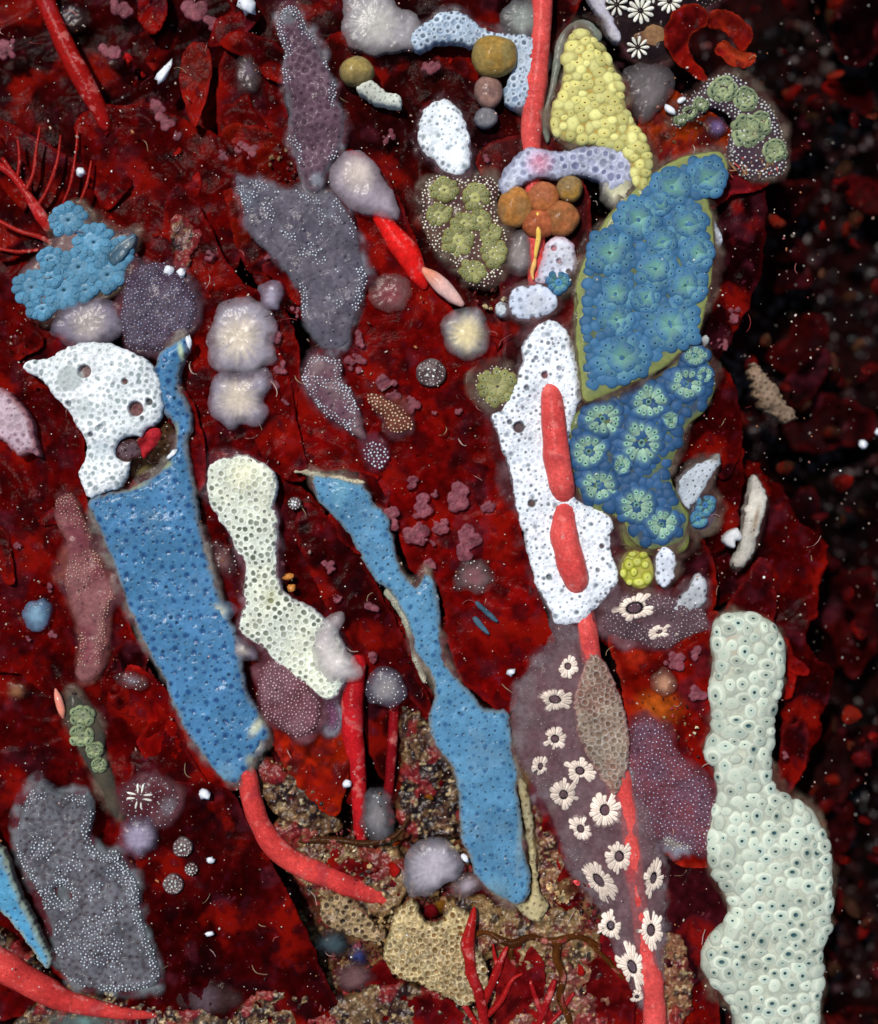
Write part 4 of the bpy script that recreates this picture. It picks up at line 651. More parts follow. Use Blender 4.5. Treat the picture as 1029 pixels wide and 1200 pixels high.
crown(F_[0], F_[1], 743, 712, 24, 16, -12, 14, 31, rin=.5); crown(F_[0], F_[1], 772, 740, 14, 8, -20, 9, 32, rin=.3)
F_ = jelly('flower_jelly_sheet', [(715, -30), (830, -30), (850, -5), (815, 20), (790, 60), (778, 72), (755, 78), (735, 62), (718, 35)], 0, 6, '1a1216', '241a1c', 'blackish jelly sheet bearing white flower stars at the top', 116, .6, 10, 4, (.6, 1), d=60, edge='4a3430', bc='a8a090')
petal = zooid_mesh('white_petal', 'f4f2e4', 'e8e4d0', 'c8c4b0', 'f4f2e4', hole=False, seg=10)
for i, (px, py, r, n) in enumerate([(747, 57, 13, 9), (750, 14, 16, 11), (722, 8, 13, 8), (784, 3, 14, 11), (765, -6, 11, 8)]):
    G = F_[1]; x, y = wp(px, py, G.z0); z = G.at(x, y)+.5; st = mk('white_star', np.array([(x+2.2*math.cos(k), y+2.2*math.sin(k), z) for k in range(6)]+[(x, y, z+1.2)]), np.array([(k, (k+1) % 6, 6) for k in range(6)]), np.tile(K('2a1c1a'), (7, 1)), MATS['zooid'], F_[0], (x, y, z))
    for k in range(n): a = 6.283*k/n+.2*i; inst('petal', petal, st, x+math.cos(a)*1.5, y+math.sin(a)*1.5, z, r*.95, r*.34, 2.6, a)
# white cross on the round disc
rt = root('white_cross', 163, 934, 12, 'small bright white four armed cross on the round speckled disc', 'sea squirt'); x, y = wp(163, 934, 14)
for k in range(4):
    for s_ in (-1, 1):
        a = math.radians(-5+90*k+s_*7); inst('arm', petal, rt, x-s_*math.sin(a)*1.6, y+s_*math.cos(a)*1.6, 10.5, 15.5, 3.4, 2.6, a)
# ---------------- cloudy milky mounds
def milky(px, py, rx, ry, z, H, cen, edg, label, rot=0, seed=1, pts=None, alpha=.5, streak=.5, cat='sea squirt', name='milky_mound', off=(0, 0), bd=0, soft=16):
    F = Fld(pts or ell(px, py, rx, ry, rot, 12, .07, seed), z, 1.5, rag=.8, seed=seed, lam=14)
    w_ = min(rx, ry); F.sd += (fbm(F.X, F.Y, 16, seed+5, 3)-.5)*9; F.dome(H*.55, w_*.95); F.bump(1.5, 14, 2, 3)
    x, y = wp(px+off[0], py+off[1], z); a = np.arctan2(F.Y-y, F.X-x); d = np.hypot(F.X-x, F.Y-y)/w_
    st = vn(a*9+40, d*1.2, 1, seed)*.6+vn(a*22+10, d*2, 1, seed+3)*.4; t = sm(.1, 1.0, d+(st-.5)*streak)
    F.C[:] = K(cen)*(1-t[..., None])+K(edg)*t[..., None]; F.Z += (st-.5)*.9*sm(.1, .5, d)
    F.edge(edg, soft*.7, .6); al = alpha*.5; F.A = 1-(1-sm(0, soft, F.sd+(vn(F.X, F.Y, 7, seed)-.5)*5))*(1-al)
    o = F.build(name, 'tunic', skirt=10); tag(o, label, cat)
    if bd:
        r = random.Random(seed); P = F.scat(4.2, 2, 4000, 3)
        b = balls('grains', [(x_, y_, F.at(x_, y_)+.2, q, q, q, K('dcdcd4')) for x_, y_ in P if r.random() < bd for q in (r.uniform(.6, 1.1),)], 'bead', o)
    return o, F
milky(428, 215, 36, 30, 20, 16, 'c4b6ac', '988c95', 'smooth lilac teardrop mound with creamy centre', pts=[(385, 205), (391, 188), (404, 178), (420, 178), (436, 188), (449, 208), (461, 230), (470, 249), (466, 259), (452, 257), (432, 251), (410, 243), (395, 230), (387, 217)], seed=2, alpha=.85, streak=.2, off=(-8, -12))
milky(440, 28, 46, 36, 12, 10, 'b8b4ac', '959092', 'large milky lump at the top edge', pts=[(401, 15), (405, -8), (450, -12), (470, 8), (490, 20), (493, 40), (489, 57), (470, 60), (450, 63), (430, 62), (411, 55), (402, 38)], seed=3, alpha=.75)
milky(547, 391, 29, 33, 14, 14, 'dccb9c', '908d8f', 'round cloudy ball with yellow cream centre', seed=4, alpha=.35, streak=.45)
milky(280, 396, 37, 44, 10, 15, 'd0c2ae', '968f98', 'upper of the milky twin mounds', pts=[(247, 382), (256, 358), (276, 348), (298, 350), (316, 362), (326, 382), (320, 402), (324, 420), (306, 436), (286, 441), (262, 438), (246, 424), (243, 402)], seed=5, alpha=.6)
milky(280, 467, 37, 34, 12, 13, 'cabcaa', '8d8692', 'lower of the milky twin mounds', pts=[(248, 446), (264, 436), (292, 438), (312, 432), (320, 450), (312, 468), (314, 484), (300, 500), (284, 498), (270, 505), (252, 492), (242, 472), (244, 456)], seed=6, alpha=.6)
milky(318, 346, 15, 20, 16, 10, 'a49cac', '867f8f', 'small lilac bud at the top right of the milky twin mounds', seed=7, alpha=.6)
milky(104, 380, 44, 30, 8, 12, 'a49a94', '7e7684', 'blurred greyish mound between the pale blue cluster and white sponge', seed=8, alpha=.4, rot=-10)
milky(508, 1019, 38, 34, 20, 16, 'b2aab2', '837f87', 'large milky ball at the lower centre', pts=[(470, 1022), (477, 1000), (493, 985), (514, 981), (533, 990), (544, 1008), (543, 1022), (535, 1034), (522, 1038), (505, 1051), (485, 1050), (473, 1038)], seed=9, alpha=.8, streak=.3)
milky(548, 1038, 20, 14, 16, 5, 'a89ca4', '7d6f72', 'thin translucent flap beside the large milky ball', seed=10, alpha=.35, rot=-20)
milky(398, 765, 32, 36, 30, 10, 'cfc8c2', 'aea6a6', 'fan shaped milky lobe on the end of the honeycomb colony', pts=[(367, 745), (378, 728), (396, 717), (404, 726), (397, 740), (405, 757), (420, 780), (426, 791), (410, 799), (388, 800), (373, 785), (366, 765)], seed=11, alpha=.6, off=(-10, 5))
milky(452, 806, 24, 25, 10, 14, '8c8888', '5a5563', 'small grey ball with beads right of the red stem', seed=12, alpha=.8, bd=.5)
milky(442, 955, 21, 34, -4, 14, '7c7878', '5a595d', 'greyish hanging ball above the brown strap', seed=13, alpha=.6, bd=.15)
milky(162, 981, 26, 25, 16, 12, '9a90a4', '61586a', 'violet cloudy ball below the white cross', seed=14, alpha=.25)
milky(256, 716, 21, 16, 26, 6, 'b4b8a8', '7896b0', 'cream cloudy bump on the right edge of the large blue strap', seed=15, alpha=.2)
milky(284, 762, 22, 13, 24, 7, 'b8aea4', '88808e', 'milky bump where the blue strap meets the honeycomb colony', seed=16, alpha=.3, rot=25)
milky(299, 872, 13, 14, 24, 7, 'b8b0a0', '8c8c90', 'small cream knob at the lower end of the largest blue strap', seed=17, alpha=.35)
milky(606, 296, 22, 30, 8, 8, '8c8480', '706869', 'dim brownish grey blurred mound below the orange lobes', seed=18, alpha=.4)
milky(760, 108, 26, 36, 4, 8, '6c6464', '595253', 'smoky grey translucent patch right of the yellow colony', pts=[(728, 84), (750, 74), (772, 72), (790, 88), (787, 112), (768, 136), (750, 146), (738, 124)], seed=19, alpha=.7, streak=.2)
milky(611, 22, 23, 25, 10, 10, '8a9088', '6f6f6f', 'greenish grey ball left of the stem at the top', seed=20, alpha=.6, bd=.1)
milky(726, 221, 22, 27, 22, 6, 'c4c09c', '9a948b', 'pale yellow fuzzy patch below the yellow colony', seed=21, alpha=.3, rot=30)
milky(840, 148, 15, 14, 6, 8, '6a5680', '423441', 'small violet ball inside the olive beaded arc', seed=22, alpha=.6)
milky(290, 85, 16, 26, -12, 6, '64545c', '423737', 'dim greyish tuft left of the tall mauve colony', seed=23, alpha=.35)
milky(240, 1170, 46, 24, 2, 6, '54444a', '362221', 'blurred grey smear at the bottom left', seed=24, alpha=.15)
milky(100, 1196, 50, 12, 4, 5, '6a8c88', '586461', 'teal smear under the thick stem at the bottom left', seed=25, alpha=.4, name='teal_smear')
milky(457, 344, 24, 23, 12, 6, '7a3a40', '7a5554', 'translucent pink sack with bright rim beside the grey sheet', seed=26, alpha=.55)
milky(555, 676, 24, 22, 10, 4, '7a5052', '5b4f4f', 'translucent grey disc low on the broad red blade', seed=27, alpha=.25, bd=.3)
milky(262, 655, 17, 24, 0, 6, '6a4a48', '4c3236', 'brownish translucent blob between blue strap and honeycomb', seed=28, alpha=.45, bd=.2, rot=-20)
milky(718, 520, 9, 20, 2, 4, '5a6a50', '44543c', 'dim green smear behind the blue stars', seed=29, alpha=.5)
milky(42, 721, 17, 18, 8, 6, '7c9cb0', '5c7c98', 'small round pale blue blob near the left edge', seed=30, alpha=.8, bd=0)
milky(778, 800, 16, 18, 8, 5, 'b08064', '81584a', 'orange brown translucent spot on the orange red blade', seed=31, alpha=.5, bd=.2)
milky(20, 809, 16, 13, 0, 5, '8c6040', '58342a', 'blurred tan spot near the left edge', seed=32, alpha=.15)
milky(155, 797, 21, 12, 8, 6, '8a8088', '594646', 'fuzzy whitish tuft on the red blade left of the large strap', seed=33, alpha=.4, bd=.8, rot=12)
milky(130, 68, 14, 13, -30, 5, '6a2c3c', '3f2121', 'faint purple disc near the thick red stem', seed=34, alpha=.4)
milky(85, 20, 24, 18, -40, 5, '3c3038', '281816', 'dim grey smudge in the top left corner', seed=35, alpha=.3)
# ---------------- amber and orange lumps
def lump(px, py, rx, ry, z, H, cA, cB, label, seed=1, rot=0, cat='sea squirt', name='amber_ball', rootit=None, alpha=.9):
    F = Fld(ell(px, py, rx, ry, rot, 11, .06, seed), z, 1.4, rag=.6, seed=seed); F.dome(H, min(rx, ry)*.98); F.bump(1.0, 10, 2, 3)
    F.fill(cA, cB, 12, 0, .2); F.edge(cB, 6, .7, alpha=alpha); o = F.build(name, 'gel', rootit, skirt=6)
    if label: tag(o, label, cat)
    return o
lump(418, 84, 20, 18, 20, 16, '98844c', '7c6c48', 'small amber ball above the cream white dotted sponge', 2)
lump(579, 66, 28, 25, 22, 20, '9c7a3c', '8a7848', 'large amber ball hanging from the pale pored band', 3)
lump(573, 108, 17, 20, 12, 10, '8a6a60', '6e5450', 'rough pinkish brown lump under the large amber ball', 4, name='rough_lump')
lump(569, 138, 14, 12, 10, 7, '7c7a7c', '5e5c64', 'small grey lump under the rough pinkish lump', 5, name='rough_lump')
lump(762, 42, 26, 16, 0, 7, '8a6848', '6a4c38', 'tan bump under the lone white star', 6, name='tan_bump')
rt = root('orange_lobed_squirt', 635, 245, 12, 'cluster of orange brown jelly lobes across the red stem', 'sea squirt')
for i, (a, b, rx, ry, c1, c2) in enumerate([(604, 243, 22, 25, 'a87038', '8e6840'), (637, 232, 19, 19, 'b46c3c', 'a06040'), (658, 256, 22, 22, 'a8643c', '8c5c38'), (632, 262, 20, 18, 'b46440', '9c5434'), (667, 221, 16, 16, 'ac8038', '88704c')]):
    lump(a, b, rx, ry, 15+i, 13, c1, c2, None, 40+i, name='lobe', rootit=rt)
tag(tube('yellow_worm', [(631, 248, 34, 2.2), (631, 262, 35, 3), (632, 275, 33, 3), (629, 292, 28, 2.6), (628, 300, 24, 1.8)], 'ecc868', 'tunic', seg=10, col2='e8b850'), 'thin pale yellow worm lying over the orange lobes', 'worm')
tag(tube('yellow_worm', [(628, 300, 22, 1.4), (626, 310, 22, 3), (624, 318, 20, 2.2), (625, 326, 18, 1.2)], 'e89858', 'tunic', seg=10, col2='e8c070'), 'short orange yellow worm end below the orange lobes', 'worm')
tag(tube('salmon_tube', [(497, 316, 10, 4), (508, 325, 14, 8), (520, 336, 15, 9), (532, 348, 12, 8), (541, 356, 8, 4)], 'd08468', 'tunic', seg=14, col2='e8c4bc', lump=.15), 'pink and white fleshy tube above the round cloudy ball', 'sea squirt')
tag(tube('salmon_sliver', [(65, 808, 2, 1.5), (68, 818, 5, 4.5), (72, 832, 5, 4.5), (74, 841, 2, 1.5)], 'e8a898', 'bead', seg=10, col2='e07050'), 'small shiny salmon sliver near the left edge', 'shell')
# ---------------- star colonies made of little animals
ZB = zooid_mesh('blue_zooid', '436f90', '6a9a90', '060c18', '4a7a94', px0=.72, pr=.036, tip='3c688c')
ZD = zooid_mesh('deep_blue_zooid', '34587f', '98b89c', '060c14', '84b09a', px0=.56, pr=.04, tip='2c4e76', bar=True)
ZL = zooid_mesh('pale_blue_zooid', '5488a4', '5488a4', '4c7c98', '5488a4', hole=False)
ZO = zooid_mesh('olive_zooid', '868450', '98966a', '2c341c', '8a9064', px0=.72, pr=.045)
ZG = zooid_mesh('green_grey_zooid', '8c9872', '9aa47c', '26362c', '7e8c6a', px0=.68, pr=.08)
ZY = zooid_mesh('lime_zooid', 'cccf50', 'c2b840', '3c4a14', 'd0d860', px0=.62, pr=.07)
def starcol(name, pts, z, H, cA, cB, label, seed, mat='tunic', edge=None, ew=14, beadsn=None, alpha=None, cuts=()):
    F = Fld(pts, z, 2.0, rag=1, seed=seed)
    for c in cuts: F.cut(*c)
    F.dome(H, 14); F.bump(1.6, 20, 1, 3); F.fill(cA, cB, 24, 0, .2)
    if edge: F.edge(edge, ew, .9, alpha=alpha)
    rt = root(name, *(np.mean(np.array(pts), 0)), z, label, 'sea squirt colony'); filmy(pts, z, H, 11, '6a5c50', '4a3430', seed, F.build('jelly', mat, rt))
    return rt, F
BF = dome_mesh('blue_filler', ['3c6688', '406c8e', '406c8e', '385c7c'], pr=.1, pit=.02); DF = dome_mesh('deep_blue_filler', ['34587f', '34587f', '30547a', '2a4868'], pr=.1, pit=.02)
def fillers(rt, F, d, r0, me, h, margin):
    r = random.Random(5)
    for x, y in F.scat(d*1.35, margin, 6000, 44)[:290]:
        q = r0*r.uniform(.85, 1.15); inst('young_zooid', me, rt, x, y, F.at(x, y)-1.2, q, q, h, r.uniform(0, 6))
rt, F = starcol('blue_star_colony', [(676, 325), (690, 288), (714, 250), (740, 223), (765, 203), (790, 188), (820, 178), (845, 179), (853, 195), (848, 216), (830, 230), (836, 252), (838, 280), (836, 310), (833, 340), (824, 375), (816, 396), (790, 422), (755, 445), (715, 462), (685, 472), (678, 440), (674, 400), (673, 360)], 20, 7, '55624e', '64704c', 'big blue star colony with an olive rim in the upper right', 201, edge='8e9454', ew=20)
F.C[:] = F.C
for i, s in enumerate([(828, 211, 25, 24, 9), (787, 220, 27, 24, 9), (748, 258, 28, 27, 11), (804, 264, 26, 27, 11), (714, 297, 31, 28, 12), (816, 297, 20, 22, 8), (768, 316, 25, 28, 10), (803, 335, 24, 26, 10), (721, 345, 27, 25, 10), (722, 375, 25, 20, 8), (785, 382, 36, 32, 14), (756, 350, 17, 20, 6), (729, 420, 38, 29, 13), (775, 285, 18, 18, 6), (772, 240, 14, 16, 5)]):
    rosette(rt, F, s[0], s[1], s[2]*1.06, s[3]*1.06, s[4]+1, ZB, 0, 4.2, '6a9c90', seed=i+1, inner=max(4, s[4]//2), wf=1.5)
fillers(rt, F, 6.2, 8.5, BF, 2.6, 13)
rt, F = starcol('blue_star_colony', [(668, 490), (684, 476), (715, 463), (755, 447), (790, 425), (816, 404), (833, 428), (839, 450), (827, 480), (806, 500), (800, 520), (790, 540), (786, 560), (797, 585), (808, 605), (800, 632), (780, 642), (752, 642), (736, 628), (728, 612), (700, 600), (680, 590), (671, 560), (667, 520)], 8, 6, '3c4a5c', '5c6a44', 'lower deep blue star colony with pale green petals', 202, edge='7c8444', ew=10)
for i, s in enumerate([(706, 491, 29, 26, 12), (760, 471, 29, 28, 13), (804, 450, 27, 25, 11), (814, 418, 18, 16, 8), (690, 529, 26, 26, 11), (752, 519, 31, 35, 15), (702, 569, 27, 25, 11), (746, 592, 27, 28, 12), (775, 614, 24, 24, 11), (728, 545, 14, 16, 6), (785, 492, 12, 14, 5), (824, 440, 13, 14, 6)]):
    rosette(rt, F, s[0], s[1], s[2], s[3], s[4], ZD, 0, 5.5, '6a9488', seed=i+31, core=.14, wf=1.5)
fillers(rt, F, 6.2, 8.5, DF, 2.2, 9)
rt, F = starcol('blue_star_colony', ell(822, 600, 19, 24, 25, 10, .06), 4, 5, '3c3a50', '5a4a54', 'small blue patch right of the lower star colony', 203)
for i, s in enumerate([(826, 592, 14, 14, 6), (818, 608, 12, 11, 5)]): rosette(rt, F, s[0], s[1], s[2], s[3], s[4], ZB, 0, 7, '4a84b8', seed=i+51)
rt, F = starcol('blue_star_colony', ell(655, 331, 15, 14, 0, 10, .05), 18, 4, '4a5a70', '4a5a78', 'tiny blue rosette beside the red stem', 204); rosette(rt, F, 655, 331, 16, 15, 8, ZB, 0, 7, '4a84b0', seed=61)
rt, F = starcol('pale_blue_star_colony', [(60, 258), (80, 242), (100, 245), (115, 262), (132, 270), (155, 268), (160, 280), (150, 310), (140, 330), (110, 350), (80, 365), (55, 372), (30, 350), (18, 330), (30, 310), (50, 295), (62, 280)], 2, 6, '6a6460', '745a58', 'pale blue fuzzy star cluster at the left edge', 205, edge='5a4044', alpha=.4)
for i, s in enumerate([(80, 258, 24, 22, 11), (110, 284, 25, 24, 12), (60, 303, 18, 14, 8), (126, 322, 25, 24, 11), (92, 313, 26, 24, 12), (37, 337, 22, 22, 11), (75, 340, 27, 27, 12), (50, 362, 20, 14, 9), (145, 296, 15, 22, 8), (100, 340, 18, 16, 8), (60, 325, 18, 16, 8)]):
    rosette(rt, F, s[0], s[1], s[2], s[3], s[4], ZL, 0, 4.5, '5488a4', seed=i+71, core=.6, wf=1.45)
rt, F = starcol('olive_star_colony', [(497, 214), (515, 205), (545, 206), (574, 208), (585, 224), (580, 240), (590, 258), (594, 280), (590, 302), (588, 322), (570, 336), (545, 331), (533, 312), (514, 298), (500, 276), (494, 255), (494, 232)], 14, 5, '4a2e30', '5c4438', 'olive green star colony below the white oval sponge', 206)
beads(F, rt, rim_pts(F, .5, 12, 3.4, 5000, 1, .2)+F.scat(5, 8, 3000, 8), (.9, 1.6), 'e8e4cc')
for i, s in enumerate([(521, 223, 19, 16, 10), (557, 232, 17, 20, 10), (514, 252, 17, 15, 10), (544, 262, 16, 14, 9), (563, 258, 14, 14, 8), (537, 282, 22, 20, 11), (578, 298, 17, 20, 9), (554, 318, 17, 15, 9), (575, 275, 14, 12, 7)]):
    rosette(rt, F, s[0], s[1], s[2], s[3], s[4], ZO, 0, 5, 'a0a064', seed=i+81, core=.4, wf=1.4)
rt, F = starcol('olive_star_colony', ell(583, 453, 26, 26, 0, 12, .06), 12, 4, '4c3a34', '5a4a3c', 'round olive rosette left of the large white sponge', 207, alpha=.6, edge='5a3038')
beads(F, rt, rim_pts(F, .5, 8, 3.4, 3000, 1, .2), (.8, 1.3), 'dcd8c0'); rosette(rt, F, 583, 453, 25, 24, 13, ZO, 0, 5, 'a8a46c', seed=95, core=.35, wf=1.4, inner=7)
rt, F = starcol('olive_star_colony', [(786, 142), (800, 122), (820, 104), (836, 91), (860, 87), (886, 108), (906, 130), (920, 165), (923, 186), (914, 206), (880, 212), (860, 198), (846, 182), (852, 158), (858, 140), (835, 128), (815, 142), (798, 153), (790, 151)], -4, 7, '40303a', '4c3c3c', 'grey green star colony with silver beads at the upper right', 208)
beads(F, rt, rim_pts(F, .5, 11, 3.6, 5000, 1, .15)+F.scat(5.5, 8, 3000, 8), (.9, 1.6), 'd8dcd8')
for i, s in enumerate([(847, 107, 19, 18, 8), (873, 118, 15, 17, 7), (876, 155, 21, 23, 10), (907, 178, 16, 16, 8), (892, 146, 12, 16, 6), (820, 124, 11, 9, 6), (808, 134, 10, 8, 6), (797, 142, 8, 7, 5)]):
    rosette(rt, F, s[0], s[1], s[2], s[3], s[4], ZG, 0, 6, '909c74', seed=i+101, core=.3, wf=1.4)
rt, F = starcol('olive_stalk', [(728, 612), (745, 622), (770, 636), (790, 640), (800, 632), (803, 600), (798, 575), (806, 596), (808, 635), (795, 650), (770, 652), (752, 650), (735, 645), (728, 630)], 2, 4, '7c8440', '6a7038', 'olive yellow ragged skirt under the lower blue star colony', 210)
rt, F = starcol('green_grey_strip', [(80, 812), (100, 818), (115, 838), (123, 862), (123, 885), (134, 910), (142, 950), (135, 958), (118, 930), (100, 893), (86, 866), (76, 840)], -4, 6, '3a3a34', '4c4438', 'dark greenish strip of faint rings in the lower left', 211)
for i, s in enumerate([(98, 838, 16, 15, 7), (97, 862, 15, 14, 6), (113, 878, 11, 11, 6), (118, 896, 9, 10, 5)]): rosette(rt, F, s[0], s[1], s[2], s[3], s[4], ZG, 0, 5, '848c70', seed=i+131, wf=1.2, dz=2.5, core=.4)
# small discs with beads
def disc(px, py, r, z, label, c='4c3c3c', bc='f0f0e8', n=4, seed=1):
    F = Fld(ell(px, py, r, r, 0, 10, .05, seed), z, 1.4, rag=.4, seed=seed); F.dome(4, r*.8); F.fill(c, '6a5c5c', 8); rt = root('beaded_disc', px, py, z, label, 'sea squirt'); F.build('jelly', 'gel', rt, skirt=6)
    x, y = wp(px, py, z); P = [(x+r*.8*math.cos(a*.55), y+r*.8*math.sin(a*.55)) for a in range(12)]; beads(F, rt, P+F.scat(3.6, 2, 300, 3), (.7, 1.1), 'c8c4bc')
    P = [(x+r*.3*math.cos(a*6.283/n+.6), y+r*.3*math.sin(a*6.283/n+.6)) for a in range(n)]; beads(F, rt, P, (1.6, 2.2), bc, name='bright_beads', lift=.7)
disc(505, 437, 17, 12, 'small dark disc with four bright white dots in the centre of the picture', seed=2)
disc(214, 993, 12, 12, 'beaded disc nearest the violet cloudy ball', '4a2c30', 'd8d8d0', 5, 3); disc(224, 1019, 8, 12, 'smallest of the three beaded discs at the lower left', '4a2c30', 'c8c8c0', 3, 4); disc(203, 1036, 12, 12, 'lowest of the three beaded discs at the lower left', '4a2c30', 'c0c4c0', 5, 5)
disc(345, 590, 8, 4, 'tiny silvery disc right of the honeycomb colony', '3c3038', 'f0f4f4', 4, 6)
# ---------------- bubbly colonies of separate round zooids
def bubbly(name, pts, z, H, cA, cB, meshes, d, r0, label, seed, hz=5, w_=22, edge=None, alpha=None, lean=0, cond=None, mat='tunic', extra=None):
    F = Fld(pts, z, 2, rag=1, seed=seed); F.dome(H, w_); F.bump(2.5, 40, 1, 3); F.fill(cA, cB, 24, 0, .2)
    if edge: F.edge(edge, 8, .6, alpha=alpha)
    for e in (extra or []): F.patch(*e)
    rt = root(name, *(np.mean(np.array(pts), 0)), z, label, 'sea squirt colony'); filmy(pts, z, H*.5, 12, '746454', '5a3830', seed, F.build('jelly', mat, rt)); r = random.Random(seed)
    for x, y in F.scat(d, 4.5, 9000, 3, cond(F) if cond else None)[:300]:
        q = r0*(r.uniform(.70, 1.15) if r.random() < .8 else r.uniform(.5, 1.3)); e = 4; an = r.uniform(.82, 1.2); nx = (F.at(x-e, y)-F.at(x+e, y))/(2*e); ny = (F.at(x, y-e)-F.at(x, y+e))/(2*e)
        inst('zooid', r.choice(meshes), rt, x, y, F.at(x, y)-hz*.36, q*an, q/an, hz*r.uniform(.8, 1.15), 0, -math.atan(ny), math.atan(nx))
    return rt, F
PZ = [dome_mesh('pale_zooid', [p_, m_, 'ccd2c0', 'b6beae'], pr=q_*1.15, pit=t_, seedw=k_) for k_, (p_, m_, q_, t_) in enumerate([('24424a', 'a4ae9e', .13, .3), ('1c3840', 'a8b8aa', .16, .4), ('3c5c60', 'b0beae', .10, .25), ('7c948e', 'bac6b4', .12, .1), ('2c4c54', '9ca898', .20, .4), ('a8b8aa', 'c0cab8', .1, .05), ('28464c', 'b8c4b2', .11, .3)])]
LM = [dome_mesh('lime_zooid', ['4a5418', 'c4c460', 'bcc044', '94963a'], pr=.13, pit=.25), dome_mesh('lime_zooid_closed', ['8a8c34', 'c8ca6c', 'b8bc48', '94963a'], pr=.1, pit=.1, seedw=4)]
bubbly('lime_colony', ell(747, 667, 21, 23, 0, 10, .1), 6, 7, 'a0a044', 'b0a850', LM, 9.5, 8.2, 'lime yellow rosette below the lower blue stars', 209, 6, 14)
BG = [(836, 728), (850, 719), (871, 716), (897, 724), (914, 740), (921, 758), (920, 787), (914, 817), (907, 838), (908, 862), (904, 883), (906, 915), (920, 930), (943, 941), (956, 954), (968, 982), (975, 1008), (975, 1046), (973, 1083), (963, 1121), (963, 1167), (950, 1230), (872, 1230), (857, 1184), (839, 1158), (824, 1142), (822, 1117), (833, 1094), (850, 1078), (854, 1066), (846, 1042), (831, 1012), (829, 962), (838, 933), (836, 900), (824, 883), (833, 858), (833, 829), (831, 804), (835, 775), (832, 750)]
bubbly('bubbly_colony', BG, 4, 18, 'a8b0a0', 'b8bca8', PZ, 11.2, 11.2, 'huge pale green bubbly colony filling the lower right', 301, 4.2, 30, extra=[(850, 760, 22, 'b89c84', .5, .9, 40), (845, 1060, 18, 'b87c70', .6, .9), (930, 960, 24, 'ccd0b4', .5, .9)])
Y1 = dome_mesh('yellow_zooid', ['5a1c14', 'd0c878', 'ccc880', 'b4ac64'], pr=.11, pit=.2); Y2 = dome_mesh('yellow_zooid_plain', ['ccc070', 'dcd88c', 'ccc880', 'b8b06c'], pr=.10, pit=.05)
YL = [(660, 62), (668, 40), (685, 35), (701, 50), (716, 70), (729, 100), (736, 130), (752, 155), (763, 178), (762, 205), (752, 232), (740, 215), (734, 190), (716, 175), (690, 172), (664, 169), (647, 155), (645, 130), (653, 112), (660, 88)]
bubbly('yellow_bubbly_colony', YL, 18, 13, 'c0b468', 'b49448', [Y1, Y1, Y2], 8.8, 9.0, 'bright yellow knobbly colony right of the stem at the top', 302, 3.4, 20, edge='8c8c70')
rt, F = starcol('grey_skirt', [(652, 50), (668, 28), (690, 24), (705, 40), (700, 50), (684, 36), (668, 42), (660, 66), (652, 100), (643, 130), (645, 160), (640, 168), (636, 140), (645, 100)], 12, 4, '7c7a70', '6c7468', 'thin grey margin along the upper left of the yellow colony', 303)
# granular brown oval, golden bryozoan mat
pored('granular_oval', [(680, 790), (690, 766), (706, 771), (721, 800), (734, 840), (738, 880), (733, 910), (720, 932), (705, 915), (690, 890), (675, 860), (672, 820)], 14, 10, 14, '8c7c6c', '7c5c50', '4a342a', 'grainy brown grey oval mat on the lower part of the long stem', cat='sea squirt colony', d=0, net=(7, 2.2, 3.4, '5c4436', .7, .0, 'b8b2aa'), seed=32, bump=3, lam=14, mat='gel', edge='a0706a', ew=6)
pored('golden_mat', [(463, 1070), (485, 1056), (496, 1078), (515, 1082), (530, 1064), (550, 1072), (550, 1095), (566, 1120), (572, 1150), (552, 1178), (520, 1168), (490, 1152), (463, 1142), (449, 1120), (456, 1095)], 6, 9, 12, 'a89468', '8a7450', '5c4424', 'golden sparkling honeycomb mat at the bottom centre', cat='sea mat', d=0, net=(6.6, 1.8, 3.2, '6a4818', .9, .2, 'e0d0a0'), seed=33, bump=5, lam=18, mat='rubble')
pored('golden_mat', [(376, 1055), (400, 1048), (422, 1060), (440, 1085), (452, 1095), (440, 1105), (415, 1098), (395, 1090), (378, 1078)], -2, 7, 9, '8c7450', '5a3c30', '3a2418', 'small brown pitted mat left of the golden honeycomb mat', cat='sea mat', d=0, net=(7, 1.8, 2.6, '2c1a0c', .9, 0, 'b8a078'), seed=34, bump=5, lam=18, mat='rubble')
milky(420, 1118, 13, 14, 4, 8, '303a6a', '1c2040', 'dark blue spot low between brown mats', seed=61, alpha=.5, name='dark_blue_bud')
milky(415, 1145, 26, 20, -2, 8, '6a4c4c', '4a3034', 'dim brownish bulb under the dark blue spot', seed=62, alpha=.5)
milky(390, 1105, 24, 18, -4, 6, '3c4a50', '1c2428', 'dim teal grey bulb left of the dark blue spot', seed=63, alpha=.4)
# curled crimson weed at the top right
rt = root('curled_seaweed', 815, 55, 0, 'curled crimson weed with ragged orange edges at the top right', 'seaweed')
for i, (pts, z, c1, c2, tl) in enumerate([([(785, 20), (800, 8), (828, 10), (830, 28), (812, 38), (808, 60), (822, 78), (832, 92), (815, 88), (795, 75), (780, 60), (778, 40)], 6, '6c0e0c', '4c090a', (-.25, .1)), ([(826, 15), (850, 14), (872, 26), (882, 45), (870, 60), (860, 48), (850, 36), (832, 30)], 2, '7c1c0c', '5c0e0c', (.3, .2)), ([(850, 45), (868, 60), (885, 62), (880, 78), (862, 80), (848, 70), (840, 58)], -4, '7a1010', '8c3018', (.2, -.3))]):
    G = Fld(pts, z, 1.8, rag=3, seed=400+i, tilt=tl); G.fill(c1, c2, 20); G.bump(6, 16, 1, 3); G.edge('9c2c14', 4, .5); G.build('frond', 'algae', rt, thick=1.6)
